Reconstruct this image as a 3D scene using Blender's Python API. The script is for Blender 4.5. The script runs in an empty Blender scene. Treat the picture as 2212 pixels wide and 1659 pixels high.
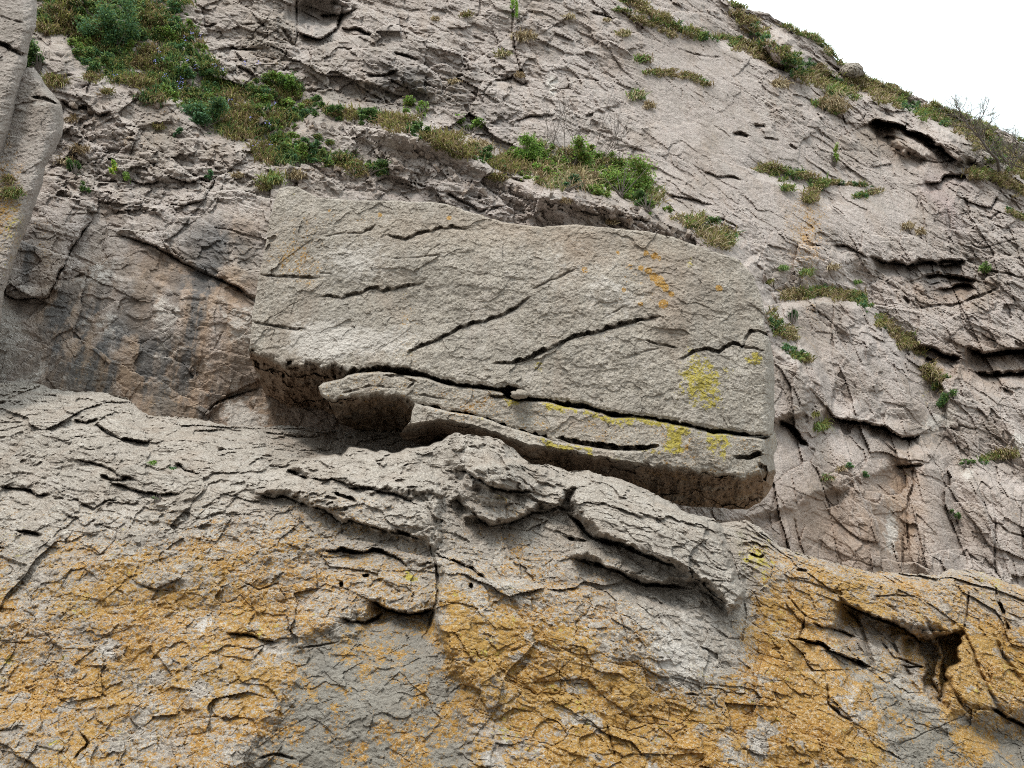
import bpy, math, random
import numpy as np
from mathutils import Vector
random.seed(7); rng = np.random.default_rng(7)
SC = bpy.context.scene; COL = SC.collection
f32 = np.float32
# ------------------------------------------------------------------ camera, sky, sun
PITCH = math.radians(22.0); HF = math.radians(55.0)
FD = 1106.0 / math.tan(HF / 2)          # focal length for a frame 2212 wide, 1659 high
CAM = np.array([0.0, 0.0, 1.6])
RIGHT = np.array([1.0, 0, 0]); FWD = np.array([0, math.cos(PITCH), math.sin(PITCH)])
UP = np.array([0, -math.sin(PITCH), math.cos(PITCH)])
cd = bpy.data.cameras.new('camera'); cam = bpy.data.objects.new('camera', cd); COL.objects.link(cam)
cd.sensor_width = 36; cd.lens = 18 / math.tan(HF / 2); cd.clip_end = 3000; cd.clip_start = 0.05
cam.location = CAM; cam.rotation_euler = (math.pi / 2 + PITCH, 0, 0); SC.camera = cam

SUN_EL, SUN_AZ = math.radians(58), math.radians(-28)   # azimuth from -Y (behind the camera) towards +X
W = bpy.data.worlds.new('World'); SC.world = W; W.use_nodes = True
nt = W.node_tree; nt.nodes.clear()
wo = nt.nodes.new('ShaderNodeOutputWorld'); bg = nt.nodes.new('ShaderNodeBackground')
sky = nt.nodes.new('ShaderNodeTexSky'); sky.sky_type = 'NISHITA'; sky.sun_disc = False
sky.sun_elevation = SUN_EL; sky.sun_rotation = math.pi - SUN_AZ; sky.dust_density = 4; sky.air_density = 1.0
mx = nt.nodes.new('ShaderNodeMix'); mx.data_type = 'RGBA'; mx.inputs[0].default_value = 0.93
mx.inputs[7].default_value = (11.4, 12.0, 12.3, 1)      # thin bright overcast
wtc = nt.nodes.new('ShaderNodeTexCoord'); wsp = nt.nodes.new('ShaderNodeSeparateXYZ'); nt.links.new(wtc.outputs['Generated'], wsp.inputs[0])
wmr = nt.nodes.new('ShaderNodeMapRange'); wmr.inputs[1].default_value = 0; wmr.inputs[2].default_value = 1; wmr.inputs[3].default_value = .30; wmr.inputs[4].default_value = 1.95
wpw = nt.nodes.new('ShaderNodeMath'); wpw.operation = 'POWER'; wpw.inputs[1].default_value = 2.4; wmx = nt.nodes.new('ShaderNodeMath'); wmx.operation = 'MAXIMUM'; wmx.inputs[1].default_value = 0.0
nt.links.new(wsp.outputs[2], wmx.inputs[0]); nt.links.new(wmx.outputs[0], wpw.inputs[0]); nt.links.new(wpw.outputs[0], wmr.inputs[0])
wvm = nt.nodes.new('ShaderNodeVectorMath'); wvm.operation = 'SCALE'; wvm.inputs[0].default_value = (11.3, 12.6, 12.9); nt.links.new(wmr.outputs[0], wvm.inputs[3]); nt.links.new(wvm.outputs[0], mx.inputs[7])
nt.links.new(sky.outputs[0], mx.inputs[6]); nt.links.new(mx.outputs[2], bg.inputs[0])
bg.inputs[1].default_value = 0.105
nt.links.new(bg.outputs[0], wo.inputs[0])
sl = bpy.data.lights.new('sun', 'SUN'); sl.energy = 1.5; sl.angle = math.radians(14); sl.color = (1, .93, .83)
so = bpy.data.objects.new('sun', sl); COL.objects.link(so)
sd = Vector((math.sin(SUN_AZ) * math.cos(SUN_EL), -math.cos(SUN_AZ) * math.cos(SUN_EL), math.sin(SUN_EL)))
so.rotation_euler = sd.to_track_quat('Z', 'Y').to_euler(); so.location = (0, -5, 30)
SC.view_settings.view_transform = 'Standard'; SC.view_settings.look = 'None'
SC.view_settings.exposure = 0.70; SC.view_settings.gamma = 1
try: SC.view_settings.use_curve_mapping = False
except Exception: pass
SC.cycles.max_bounces = 4; SC.cycles.diffuse_bounces = 3
SC.cycles.use_denoising = False; SC.cycles.filter_width = 1.05

# ------------------------------------------------------------------ noise
def _h(ix, iy, iz, seed):
    with np.errstate(over='ignore'):
        h = (ix.astype(np.uint32) * np.uint32(374761393)) ^ (iy.astype(np.uint32) * np.uint32(668265263)) \
            ^ (iz.astype(np.uint32) * np.uint32(2147483647)) ^ np.uint32((seed * 974634777 + 12345) & 0xffffffff)
        h = (h ^ (h >> np.uint32(13))) * np.uint32(1274126177)
        h = (h ^ (h >> np.uint32(16))) * np.uint32(2246822519)
        return h ^ (h >> np.uint32(15))
def h01(ix, iy, iz, seed): return (_h(ix, iy, iz, seed) >> np.uint32(8)).astype(f32) * f32(1 / 16777216)
def vnoise(P, scale, seed, oct=1, gain=.5):
    """gradient-like value noise, about -1..1; P (...,3) or (...,2)"""
    out = 0; a = 1.0; tot = 0
    for o in range(oct):
        Q = P * (scale * 2.03 ** o) + (seed * 17.3 + o * 5.7) % 91
        I = np.floor(Q).astype(np.int32); F = (Q - I).astype(f32); F = F * F * F * (F * (F * 6 - 15) + 10)
        x, y = I[..., 0], I[..., 1]; fx, fy = F[..., 0], F[..., 1]
        if P.shape[-1] == 3:
            z = I[..., 2]; fz = F[..., 2]; zs = (0, 1)
        else:
            z = np.zeros_like(x); fz = None; zs = (0,)
        r = []
        for dz in zs:
            c00 = h01(x, y, z + dz, seed + o); c10 = h01(x + 1, y, z + dz, seed + o)
            c01 = h01(x, y + 1, z + dz, seed + o); c11 = h01(x + 1, y + 1, z + dz, seed + o)
            a0 = c00 + (c10 - c00) * fx; a1 = c01 + (c11 - c01) * fx; r.append(a0 + (a1 - a0) * fy)
        v = r[0] if fz is None else r[0] + (r[1] - r[0]) * fz
        out = out + a * (v * 2 - 1); tot += a; a *= gain
    return (out / tot * 1.4).astype(f32)
def facet(a, b, seed, slope=1.0, crack=0.0, cw=.06):
    """blocky fracture: cells with their own offset and tilt; returns (height about -1..1, edge distance)"""
    ia = np.floor(a).astype(np.int32); ib = np.floor(b).astype(np.int32)
    d1 = np.full(a.shape, 9, f32); d2 = d1.copy(); H = np.zeros(a.shape, f32); zz = np.zeros_like(ia)
    for i in (-1, 0, 1):
        for j in (-1, 0, 1):
            ci, cj = ia + i, ib + j
            px = ci + .1 + .8 * h01(ci, cj, zz, seed); py = cj + .1 + .8 * h01(ci, cj, zz + 1, seed)
            dx = (a - px).astype(f32); dy = (b - py).astype(f32); d = np.sqrt(dx * dx + dy * dy)
            hh = (h01(ci, cj, zz + 2, seed) * 2 - 1) * .7 + slope * (dx * (h01(ci, cj, zz + 3, seed) * 2 - 1) + dy * (h01(ci, cj, zz + 4, seed) * 2 - .7))
            near = d < d1
            d2 = np.where(near, d1, np.minimum(d2, d)); H = np.where(near, hh, H); d1 = np.where(near, d, d1)
    e = d2 - d1
    if crack: H = H - crack * np.exp(-(e / cw) ** 2)
    return H, e
def sstep(a, b, x):
    t = np.clip((x - a) / (b - a), 0, 1); return t * t * (3 - 2 * t)
def shingle(b, lipw=.12):
    """overlapping plates: b grows downward; plates stand out at their lower lip then drop back"""
    fr = b - np.floor(b); return np.where(fr < 1 - lipw, fr / (1 - lipw), (1 - fr) / lipw).astype(f32) - .5

# ------------------------------------------------------------------ frame coordinates -> rays
def rays(X, Y):
    u = (X - 1106.0) / FD; v = (829.5 - Y) / FD
    return u[..., None] * RIGHT + v[..., None] * UP + FWD
def plane_w(X, Y, c, beta):
    """depth of a rock face that leans back by beta degrees, c metres in front at camera height"""
    v = (829.5 - Y) / FD; tb = np.tan(np.radians(beta))
    return c / np.maximum((math.cos(PITCH) - v * math.sin(PITCH)) - tb * (math.sin(PITCH) + v * math.cos(PITCH)), .12)
def pl(pts): return np.array(pts, float)
def interp(x, pts): p = pl(pts); return np.interp(x, p[:, 0], p[:, 1])
def seg_field(X, Y, pts):
    """signed distance to a polyline (positive below it) and run 0..1"""
    pts = pl(pts); L = np.hypot(*(pts[1:] - pts[:-1]).T); cum = np.concatenate([[0], np.cumsum(L)])
    best = np.full(X.shape, 1e9); sg = np.ones(X.shape); t01 = np.zeros(X.shape)
    for k in range(len(pts) - 1):
        a, b = pts[k], pts[k + 1]; d = b - a; l2 = (d ** 2).sum() + 1e-9
        t = np.clip(((X - a[0]) * d[0] + (Y - a[1]) * d[1]) / l2, 0, 1)
        dx = X - a[0] - t * d[0]; dy = Y - a[1] - t * d[1]; dist = np.hypot(dx, dy)
        s = np.sign(d[0] * (Y - a[1]) - d[1] * (X - a[0]))
        m = dist < best; best = np.where(m, dist, best); sg = np.where(m, s, sg); t01 = np.where(m, (cum[k] + t * L[k]) / cum[-1], t01)
    return best * np.where(sg == 0, 1, sg), t01
def creases(X, Y, jit, feats, ws=1.0, gain=1.0):
    """depth in metres added along traced fractures: (points, width, depth, lip=0, lip length=40, taper=1)"""
    D = np.zeros(X.shape, f32)
    for f in feats:
        pts, w, d = f[:3]; lip = f[3] if len(f) > 3 else 0; ll = f[4] if len(f) > 4 else 40; tp = f[5] if len(f) > 5 else 1
        p = pl(pts); pad = max(w * 4, ll * 3 if lip else 0) + 8
        m = (X > p[:, 0].min() - pad) & (X < p[:, 0].max() + pad) & (Y > p[:, 1].min() - pad) & (Y < p[:, 1].max() + pad)
        if not m.any(): continue
        s, t = seg_field(X[m], Y[m], pts); s = s + jit[m] * min(3.0, w * .6)
        tape = np.minimum(1, np.minimum(t, 1 - t) * 7 + .12) if tp else 1.0
        hw = w * ws * .5 * (.2 + .8 * tape) * (1 + .28 * jit[m])
        g = (1 - sstep(hw, hw + 2.0, np.abs(s - hw * .3))) * gain
        v = d * g * tape * np.clip(.8 + .8 * jit[m], .15, 1.3)
        if lip:
            endf = np.exp(-np.maximum(0, np.abs(s) * 0) ) * tape
            v = v + lip * endf * np.where(s > 0, np.exp(-np.maximum(s, 0) / ll), 0)
        D[m] += v
    return D
JIT = 0.0
_jc = {}
def jxy(X, Y):
    if not JIT or X.ndim < 2: return X, Y
    k = (X.shape, float(X[0, 0]), float(Y[-1, -1]))
    if k not in _jc:
        XY = np.stack([X, Y], -1); _jc.clear()
        _jc[k] = (X + 13 * vnoise(XY, 1 / 42., 901, 4, .6), Y + 13 * vnoise(XY, 1 / 42., 907, 4, .6))
    return _jc[k]
def inpoly(X, Y, poly, soft=0):
    X, Y = jxy(X, Y)
    p = pl(poly); inside = np.zeros(X.shape, bool); j = len(p) - 1
    for i in range(len(p)):
        c = ((p[i, 1] > Y) != (p[j, 1] > Y)) & (X < (p[j, 0] - p[i, 0]) * (Y - p[i, 1]) / (p[j, 1] - p[i, 1] + 1e-9) + p[i, 0])
        inside ^= c; j = i
    if not soft: return inside.astype(f32)
    s, _ = seg_field(X, Y, list(map(tuple, p)) + [tuple(p[0])])
    return sstep(-soft, soft, np.where(inside, 1, -1) * np.abs(s)).astype(f32)
def blob(X, Y, cx, cy, rx, ry, ang=0, p=2):
    if JIT and X.ndim > 1 and min(rx, ry) > 9: X, Y = jxy(X, Y)
    a = math.radians(ang); dx = X - cx; dy = Y - cy
    u = (dx * math.cos(a) + dy * math.sin(a)) / rx; v = (-dx * math.sin(a) + dy * math.cos(a)) / ry
    return np.exp(-(u * u + v * v) ** (p / 2)).astype(f32)

# ------------------------------------------------------------------ mesh output
def add_attr(me, name, arr):
    at = me.attributes.new(name, 'FLOAT_COLOR', 'POINT'); at.data.foreach_set('color', np.ascontiguousarray(arr, f32).ravel())
def new_mesh(name, co, faces, mat, attrs=None, smooth=True, parent=None, link=True):
    me = bpy.data.meshes.new(name); n = len(co); faces = np.asarray(faces, np.int32)
    me.vertices.add(n); me.vertices.foreach_set('co', np.ascontiguousarray(co, f32).ravel())
    k = faces.shape[1]; me.loops.add(faces.size); me.loops.foreach_set('vertex_index', faces.ravel())
    me.polygons.add(len(faces)); me.polygons.foreach_set('loop_start', np.arange(0, faces.size, k, dtype=np.int32))
    me.update(calc_edges=True); me.polygons.foreach_set('use_smooth', np.full(len(faces), smooth))
    for a, v in (attrs or {}).items(): add_attr(me, a, v)
    me.materials.append(mat)
    o = bpy.data.objects.new(name, me)
    if link: COL.objects.link(o)
    if parent: o.parent = parent; o.matrix_parent_inverse = parent.matrix_world.inverted()
    return o
def grid_faces(n, m, off=0):
    i = np.arange(n * m).reshape(n, m) + off
    return np.stack([i[:-1, :-1], i[1:, :-1], i[1:, 1:], i[:-1, 1:]], -1).reshape(-1, 4)
def tag(o, label=None, cat=None, group=None, kind=None):
    if label: o['label'] = label
    if cat: o['category'] = cat
    if group: o['group'] = group
    if kind: o['kind'] = kind
    return o

# ------------------------------------------------------------------ rock material
def rock_material(name, ca, cb, dark=(.195, .168, .138), grit=1.0, hue=(.40, .36, .34), streak=0.0, bump=1.0):
    m = bpy.data.materials.new(name); m.use_nodes = True; t = m.node_tree; N = t.nodes; L = t.links; N.clear()
    out = N.new('ShaderNodeOutputMaterial'); bs = N.new('ShaderNodeBsdfPrincipled'); L.new(bs.outputs[0], out.inputs[0])
    bs.inputs['Roughness'].default_value = .93; bs.inputs['Specular IOR Level'].default_value = .22
    tc = N.new('ShaderNodeTexCoord'); co = tc.outputs['Object']
    A1 = N.new('ShaderNodeAttribute'); A1.attribute_name = 'm1'; S1 = N.new('ShaderNodeSeparateColor'); L.new(A1.outputs['Color'], S1.inputs[0])
    A2 = N.new('ShaderNodeAttribute'); A2.attribute_name = 'm2'; S2 = N.new('ShaderNodeSeparateColor'); L.new(A2.outputs['Color'], S2.inputs[0])
    def noise(sc, det=3, rough=.55, off=0, stretch=None, dist=0):
        n = N.new('ShaderNodeTexNoise'); n.inputs['Scale'].default_value = sc; n.inputs['Detail'].default_value = det
        n.inputs['Roughness'].default_value = rough; n.inputs['Distortion'].default_value = dist
        mp = N.new('ShaderNodeMapping'); mp.inputs['Location'].default_value = (off * 3.1, off * 1.7, off * 2.3)
        if stretch: mp.inputs['Scale'].default_value = stretch
        L.new(co, mp.inputs[0]); L.new(mp.outputs[0], n.inputs[0]); return n.outputs['Fac']
    def rng_(x, a, b, c=0, d=1):
        r = N.new('ShaderNodeMapRange'); r.inputs[1].default_value = a; r.inputs[2].default_value = b
        r.inputs[3].default_value = c; r.inputs[4].default_value = d; L.new(x, r.inputs[0]); return r.outputs[0]
    def math_(op, a, b=None, c=None):
        q = N.new('ShaderNodeMath'); q.operation = op
        for i, v in enumerate((a, b, c)):
            if v is None: continue
            if isinstance(v, (int, float)): q.inputs[i].default_value = v
            else: L.new(v, q.inputs[i])
        return q.outputs[0]
    def mix(f, a, b, mode='MIX'):
        q = N.new('ShaderNodeMix'); q.data_type = 'RGBA'; q.blend_type = mode
        for i, v in ((0, f), (6, a), (7, b)):
            if isinstance(v, (int, float)): q.inputs[i].default_value = v
            elif isinstance(v, tuple): q.inputs[i].default_value = (*v, 1) if len(v) == 3 else v
            else: L.new(v, q.inputs[i])
        return q.outputs[2]
    n1 = noise(.55, 4, .6, 1); n2 = noise(3.2, 5, .62, 2); n3 = noise(17, 5, .65, 3); n4 = noise(60, 4, .75, 4)
    c = mix(rng_(n1, .36, .64), ca, cb)
    c = mix(rng_(n2, .45, .72, 0, .75), c, hue)
    c = mix(rng_(n3, .52, .66, 0, .55 * grit), c, dark)
    c = mix(rng_(n3, .47, .33, 0, .50 * grit), c, (.50, .47, .43))
    c = mix(rng_(n4, .52, .64, 0, .70 * grit), c, dark)
    c = mix(rng_(n4, .48, .36, 0, .60 * grit), c, (.68, .61, .52))
    n5 = noise(1.35, 5, .65, 51); n6 = noise(5.5, 5, .7, 52); n7 = noise(1.1, 5, .65, 53, (2.2, 2.2, .5), .3)
    c = mix(rng_(n5, .50, .68, 0, .50), c, (.265, .235, .205)); c = mix(rng_(n6, .52, .64, 0, .42), c, (.235, .205, .175)); c = mix(rng_(n6, .46, .36, 0, .40), c, (.52, .465, .42))
    c = mix(rng_(n7, .52, .66, 0, .40), c, (.33, .255, .20))
    # brown and black water stains: streaks down the face; brown also paints underside shade
    st = noise(1.0, 5, .62, 6, (2.8, 2.8, .32), .25); st2 = noise(1.0, 5, .62, 9, (4.6, 4.6, .38), .25)
    fine = noise(9, 5, .7, 12)
    stn = math_('ADD', math_('MULTIPLY', st, .55), math_('ADD', math_('MULTIPLY', st2, .25), math_('MULTIPLY', fine, .2)))
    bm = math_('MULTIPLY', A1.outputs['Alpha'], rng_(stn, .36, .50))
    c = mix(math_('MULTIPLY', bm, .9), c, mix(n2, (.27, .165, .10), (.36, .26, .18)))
    dk = math_('MULTIPLY', S1.outputs[2], rng_(math_('ADD', math_('MULTIPLY', st2, .8), math_('MULTIPLY', fine, .2)), .44, .54))
    c = mix(math_('MULTIPLY', dk, .9), c, mix(n3, (.085, .088, .098), (.155, .145, .135)))
    # mauve / pale / green
    c = mix(math_('MULTIPLY', S2.outputs[2], .8), c, mix(n3, (.40, .30, .28), (.30, .24, .23)))
    pv = rng_(math_('ADD', math_('MULTIPLY', noise(11, 6, .72, 14), .62), math_('MULTIPLY', S2.outputs[0], .38)), .50, .57)
    c = mix(math_('MULTIPLY', pv, math_('MULTIPLY_ADD', S2.outputs[0], .6, .4)), c, mix(n3, (.62, .57, .52), (.50, .45, .41)))
    gv = rng_(math_('ADD', math_('MULTIPLY', noise(9, 6, .7, 16), .55), math_('MULTIPLY', S2.outputs[1], .45)), .52, .64)
    c = mix(math_('MULTIPLY', gv, S2.outputs[1]), c, (.12, .115, .05))
    # grey wash (bare wet grey rock): m2 alpha
    c = mix(math_('MULTIPLY', A2.outputs['Alpha'], .85), c, mix(n3, (.27, .245, .205), (.17, .155, .135)))
    # orange lichen
    ln = math_('ADD', math_('ADD', math_('MULTIPLY', noise(9, 6, .75, 21), .30), math_('MULTIPLY', noise(42, 4, .75, 23), .52)), math_('MULTIPLY', noise(2.4, 3, .6, 22), .18))
    o1 = math_('MULTIPLY', rng_(math_('ADD', ln, math_('MULTIPLY', S1.outputs[0], .17)), .580, .625), rng_(S1.outputs[0], .04, .2))
    oc = mix(rng_(noise(30, 4, .7, 24), .35, .65), (.32, .148, .020), (.43, .225, .038))
    oc = mix(rng_(noise(56, 4, .75, 27), .52, .60, 0, .8), oc, (.62, .52, .38))
    oc = mix(rng_(noise(1.6, 3, .6, 25), .4, .65, 0, .6), oc, (.37, .22, .05))
    c = mix(math_('MULTIPLY', o1, .92), c, oc)
    # yellow lichen
    ly = math_('ADD', math_('MULTIPLY', noise(19, 7, .8, 31), .75), math_('MULTIPLY', noise(4, 3, .6, 32), .25))
    y1 = math_('MULTIPLY', rng_(math_('ADD', ly, math_('MULTIPLY', S1.outputs[1], .22)), .662, .69), rng_(S1.outputs[1], .04, .2))
    c = mix(math_('MULTIPLY', y1, .95), c, mix(rng_(n4, .4, .6), (.47, .38, .05), (.36, .30, .09)))
    L.new(c, bs.inputs['Base Color'])
    # relief finer than the mesh
    vo = N.new('ShaderNodeTexVoronoi'); vo.feature = 'F1'; vo.inputs['Scale'].default_value = 26
    dv = N.new('ShaderNodeVectorMath'); dv.operation = 'ADD'; nz = N.new('ShaderNodeTexNoise'); nz.inputs['Scale'].default_value = 12
    sc_ = N.new('ShaderNodeVectorMath'); sc_.operation = 'SCALE'; sc_.inputs[3].default_value = .08
    L.new(co, nz.inputs[0]); L.new(nz.outputs['Color'], sc_.inputs[0]); L.new(co, dv.inputs[0]); L.new(sc_.outputs[0], dv.inputs[1]); L.new(dv.outputs[0], vo.inputs[0])
    hgt = math_('ADD', math_('MULTIPLY', noise(38, 7, .72, 41), .030 * bump), math_('MULTIPLY', vo.outputs['Distance'], .010 * bump))
    hgt = math_('ADD', hgt, math_('MULTIPLY', noise(11, 4, .6, 43), .035 * bump))
    b = N.new('ShaderNodeBump'); b.inputs['Strength'].default_value = .95; b.inputs['Distance'].default_value = 1.0
    L.new(hgt, b.inputs['Height']); L.new(b.outputs[0], bs.inputs['Normal'])
    return m
M_CLIFF = rock_material('cliff limestone', (.412, .345, .318), (.468, .402, .380), hue=(.40, .35, .325), bump=.85)
M_BOULDER = rock_material('boulder limestone', (.395, .350, .298), (.440, .392, .338), hue=(.36, .32, .27), grit=1.25, bump=.75)
M_OUTCROP = rock_material('outcrop limestone', (.335, .290, .250), (.395, .346, .302), hue=(.38, .335, .29), grit=1.2, bump=1.0)

def zeros(X): return np.zeros(X.shape, f32)
def pack(a, b, c, d): return np.clip(np.stack([a, b, c, d], -1).reshape(-1, 4), 0, 1)

# ================================================================== CLIFF (behind)
SKY_PTS = [(-900, -420), (1300, -190), (1400, -120), (1480, -62), (1540, -20), (1575, 0), (1592, 10), (1618, 17), (1642, 27), (1662, 33), (1685, 47), (1708, 60), (1728, 72),
  (1752, 76), (1775, 90), (1788, 107), (1803, 120), (1822, 140), (1850, 160), (1872, 168), (1892, 178), (1918, 187), (1952, 201), (1975, 214),
  (2015, 223), (2042, 234), (2075, 247), (2098, 260), (2125, 270), (2175, 288), (2212, 302), (2420, 385), (3100, 640)]
LEDGE = [(-900, -300), (60, 80), (200, 165), (300, 200), (380, 235), (430, 285), (500, 315), (560, 350), (605, 395), (640, 300), (700, 255), (800, 262), (900, 292), (960, 312),
  (1050, 352), (1100, 385), (1200, 415), (1300, 425), (1400, 462), (1500, 500), (1570, 545), (1620, 600), (1660, 690), (1760, 790), (1800, 900), (3100, 1500)]
CLIFF_F = [
 ([(10,613),(13,636),(33,646),(67,646),(103,641),(113,620),(123,603),(137,573),(150,540),(180,500),(200,470)], 6, .30, .14, 26),
 ([(120,606),(143,603),(180,595)], 5, .2), ([(250,500),(300,520),(340,536),(367,551),(393,566),(437,585),(467,600),(500,616),(550,643)], 7, .32, .12, 30),
 ([(333,475),(345,510),(365,548)], 4, .15), ([(556,843),(500,858),(470,868),(457,880),(440,903)], 6, .25, .10, 20),
 ([(240,740),(232,760),(222,800)], 2, .06), ([(430,640),(400,700),(330,760)], 2, .05),
 ([(638,-10),(642,73),(638,112)], 5, .35), ([(642,70),(690,85),(730,62),(737,20)], 10, .3, .3, 30), ([(737,60),(770,63),(804,77),(810,84)], 12, .45, .2, 24),
 ([(690,35),(740,30),(770,20)], 12, .4, .15, 20), ([(1064,177),(1090,173),(1107,163),(1130,180),(1140,172)], 7, .3, .12, 14), ([(1044,202),(1064,178)], 4, .15),
 ([(1124,30),(1150,37),(1164,50),(1162,70),(1160,72)], 4, .14), ([(1160,62),(1185,58),(1200,52)], 3, .1), ([(1037,-10),(1036,10),(1034,28),(1026,40)], 4, .18),
 ([(1107,-20),(1108,43),(1110,100),(1122,140),(1130,160)], 7, .18, .1, 30, 0), ([(1160,80),(1200,88),(1240,100)], 3, .08),
 ([(1872,268),(1885,262),(1905,262),(1925,266),(1941,271),(1985,290),(2012,300),(2025,307)], 16, .9, .85, 26), ([(1900,299),(1930,296),(1966,313),(1985,305)], 6, .25),
 ([(2002,313),(2028,313),(2048,333),(2068,348)], 16, .5, .45, 18), ([(1985,345),(2030,352),(2068,349)], 4, .2), ([(2003,308),(2004,290)], 3, .2),
 ([(2085,345),(2092,355),(2105,350),(2112,338)], 6, .3), ([(2066,325),(2085,330),(2112,338)], 4, .2),
 ([(1995,397),(2030,392),(2042,380),(2085,380),(2090,390)], 9, .35, .3, 22), ([(1872,320),(1882,332),(1898,343)], 4, .2),
 ([(1818,245),(1822,260),(1832,272),(1850,285)], 4, .22), ([(1872,245),(1863,260),(1852,263)], 3, .18),
 ([(1890,235),(1930,252),(1965,272),(1975,278)], 5, .25), ([(1785,397),(1825,400),(1872,403)], 5, .2), ([(1838,428),(1865,424),(1898,413)], 5, .2),
 ([(1515,367),(1555,380),(1602,387)], 5, .2, .08, 12), ([(1535,268),(1560,282),(1580,300)], 4, .15), ([(1628,270),(1652,268),(1655,276)], 9, .4, .1, 10),
 ([(1582,288),(1600,288),(1618,292)], 12, .45, .1, 10), ([(1590,302),(1615,305)], 6, .3), ([(1650,300),(1672,300),(1685,302)], 6, .2), ([(1705,315),(1722,322)], 6, .3),
 ([(2048,430),(2050,467),(2055,550),(2053,600)], 4, .22), ([(2080,427),(2110,440),(2140,450),(2155,425)], 6, .3, .15, 16), ([(1978,425),(1985,440),(1978,455)], 3, .15),
 ([(2110,450),(2118,465),(2140,472),(2162,458)], 6, .25), ([(2086,500),(2135,502),(2150,494),(2212,490)], 3, .15), ([(2085,525),(2120,538),(2180,520),(2212,515)], 3, .15),
 ([(1545,465),(1570,480),(1600,495)], 5, .2), ([(1800,530),(1830,530),(1860,545),(1872,555)], 8, .35, .12, 16), ([(1755,530),(1775,533)], 4, .2), ([(1850,515),(1862,535)], 4, .2),
 ([(1878,555),(1905,565),(1935,560),(1960,570),(1985,560),(2040,575),(2090,560)], 12, .4, .3, 26),
 ([(1968,666),(2008,660),(2058,660),(2085,650),(2115,641),(2158,621)], 9, .35), ([(2025,625),(2060,618),(2095,615),(2108,625)], 10, .4, .5, 16),
 ([(1990,605),(2010,616),(2035,610),(2050,595)], 4, .2), ([(1950,640),(1965,655)], 10, .4),
 ([(1968,753),(1990,748),(2015,753),(2035,765),(2070,775)], 10, .35, .2, 20), ([(1998,775),(2012,782),(2020,778)], 22, .9), ([(2088,750),(2120,765),(2170,758),(2225,752)], 18, .45, .5, 22),
 ([(2102,800),(2140,808),(2180,806),(2225,800)], 14, .4, .25, 14), ([(2158,835),(2172,845),(2190,848)], 26, .9), ([(1915,745),(1930,765),(1945,775)], 3, .1),
 ([(1682,906),(1708,920),(1728,942),(1742,962)], 13, .65, .2, 16), ([(1679,873),(1695,873)], 5, .2), ([(1748,968),(1782,978)], 5, .2), ([(1687,896),(1700,902)], 4, .2),
 ([(1755,880),(1752,905),(1738,915)], 5, .2), ([(1785,880),(1802,900),(1835,910),(1868,912),(1908,923),(1948,946),(1972,948),(1988,938)], 10, .3, .45, 40),
 ([(1935,1006),(1962,1008),(1995,1002)], 12, .4, .12, 14), ([(1968,1003),(1975,1046),(1962,1073),(1960,1110),(1962,1200)], 6, .3), ([(1892,1046),(1915,1064),(1938,1083)], 3, .12),
 ([(1716,1110),(1720,1150),(1728,1178),(1748,1198)], 4, .15), ([(1951,1156),(1948,1236)], 6, .3), ([(2000,1100),(1995,1200),(1998,1236)], 3, .12),
 ([(2151,1110),(2149,1160),(2151,1240)], 5, .25), ([(2160,1135),(2180,1150),(2225,1165)], 4, .2), ([(2205,1100),(2210,1200)], 4, .2), ([(2120,1080),(2145,1128),(2170,1135)], 4, .18),
 ([(2000,720),(1950,700),(1920,640)], 3, .08), ([(2105,590),(2120,580),(2150,586),(2212,600)], 6, .25), ([(1640,612),(1665,630),(1690,625),(1710,632)], 5, .25),
 ([(1690,640),(1700,665),(1708,672)], 4, .2), ([(1845,825),(1852,860),(1860,880)], 3, .1), ([(1820,840),(1828,870),(1842,878)], 3, .1),
 ([(960,415),(1010,440),(1040,455),(1055,450)], 8, .25, .1, 14), ([(1080,370),(1105,380),(1135,392)], 8, .25, .1, 14), ([(1225,445),(1270,460),(1300,462)], 10, .28, .1, 16),
 ([(1330,478),(1345,488)], 12, .3), ([(1360,470),(1400,478)], 8, .25, .1, 12), ([(1300,462),(1350,466)], 5, .2), ([(1440,420),(1490,432),(1540,440)], 5, .15, .08, 12),
 ([(640,520),(600,505),(560,500)], 4, .15), ([(360,440),(400,445),(440,430),(470,380)], 6, .2, .1, 20), ([(282,290),(290,310),(272,360),(260,400),(232,440)], 3, .12),
 ([(360,375),(400,392),(445,388)], 6, .25, .15, 16), ([(285,392),(320,398),(345,390)], 6, .2, .1, 14), ([(130,215),(160,232),(190,228),(215,248),(240,240)], 14, .35, .15, 20),
 ([(170,128),(200,160),(185,205)], 8, .25), ([(505,140),(530,150),(552,166)], 8, .3, .1, 12), ([(490,100),(530,108),(560,105)], 9, .35, .1, 14), ([(415,45),(450,58),(470,52)], 9, .3),
 ([(520,52),(560,48),(575,60)], 8, .3), ([(420,25),(455,30)], 6, .2), ([(610,60),(628,85),(636,100)], 10, .35),
 ([(850,112),(870,120),(905,125)], 8, .3, .1, 16), ([(790,160),(820,165),(860,152)], 9, .3, .1, 16), ([(1010,195),(1035,210),(1048,225)], 7, .25), ([(1020,80),(1050,88)], 10, .3),
 ([(1275,25),(1310,32),(1330,42)], 9, .35, .1, 14), ([(1455,100),(1500,118),(1560,125)], 4, .15), ([(1300,235),(1340,232)], 3, .1), ([(1265,252),(1280,246)], 8, .3),
 ([(1110,262),(1150,250),(1200,245)], 6, .2, .1, 16), ([(1115,258),(1122,262)], 3, .1)]

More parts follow.
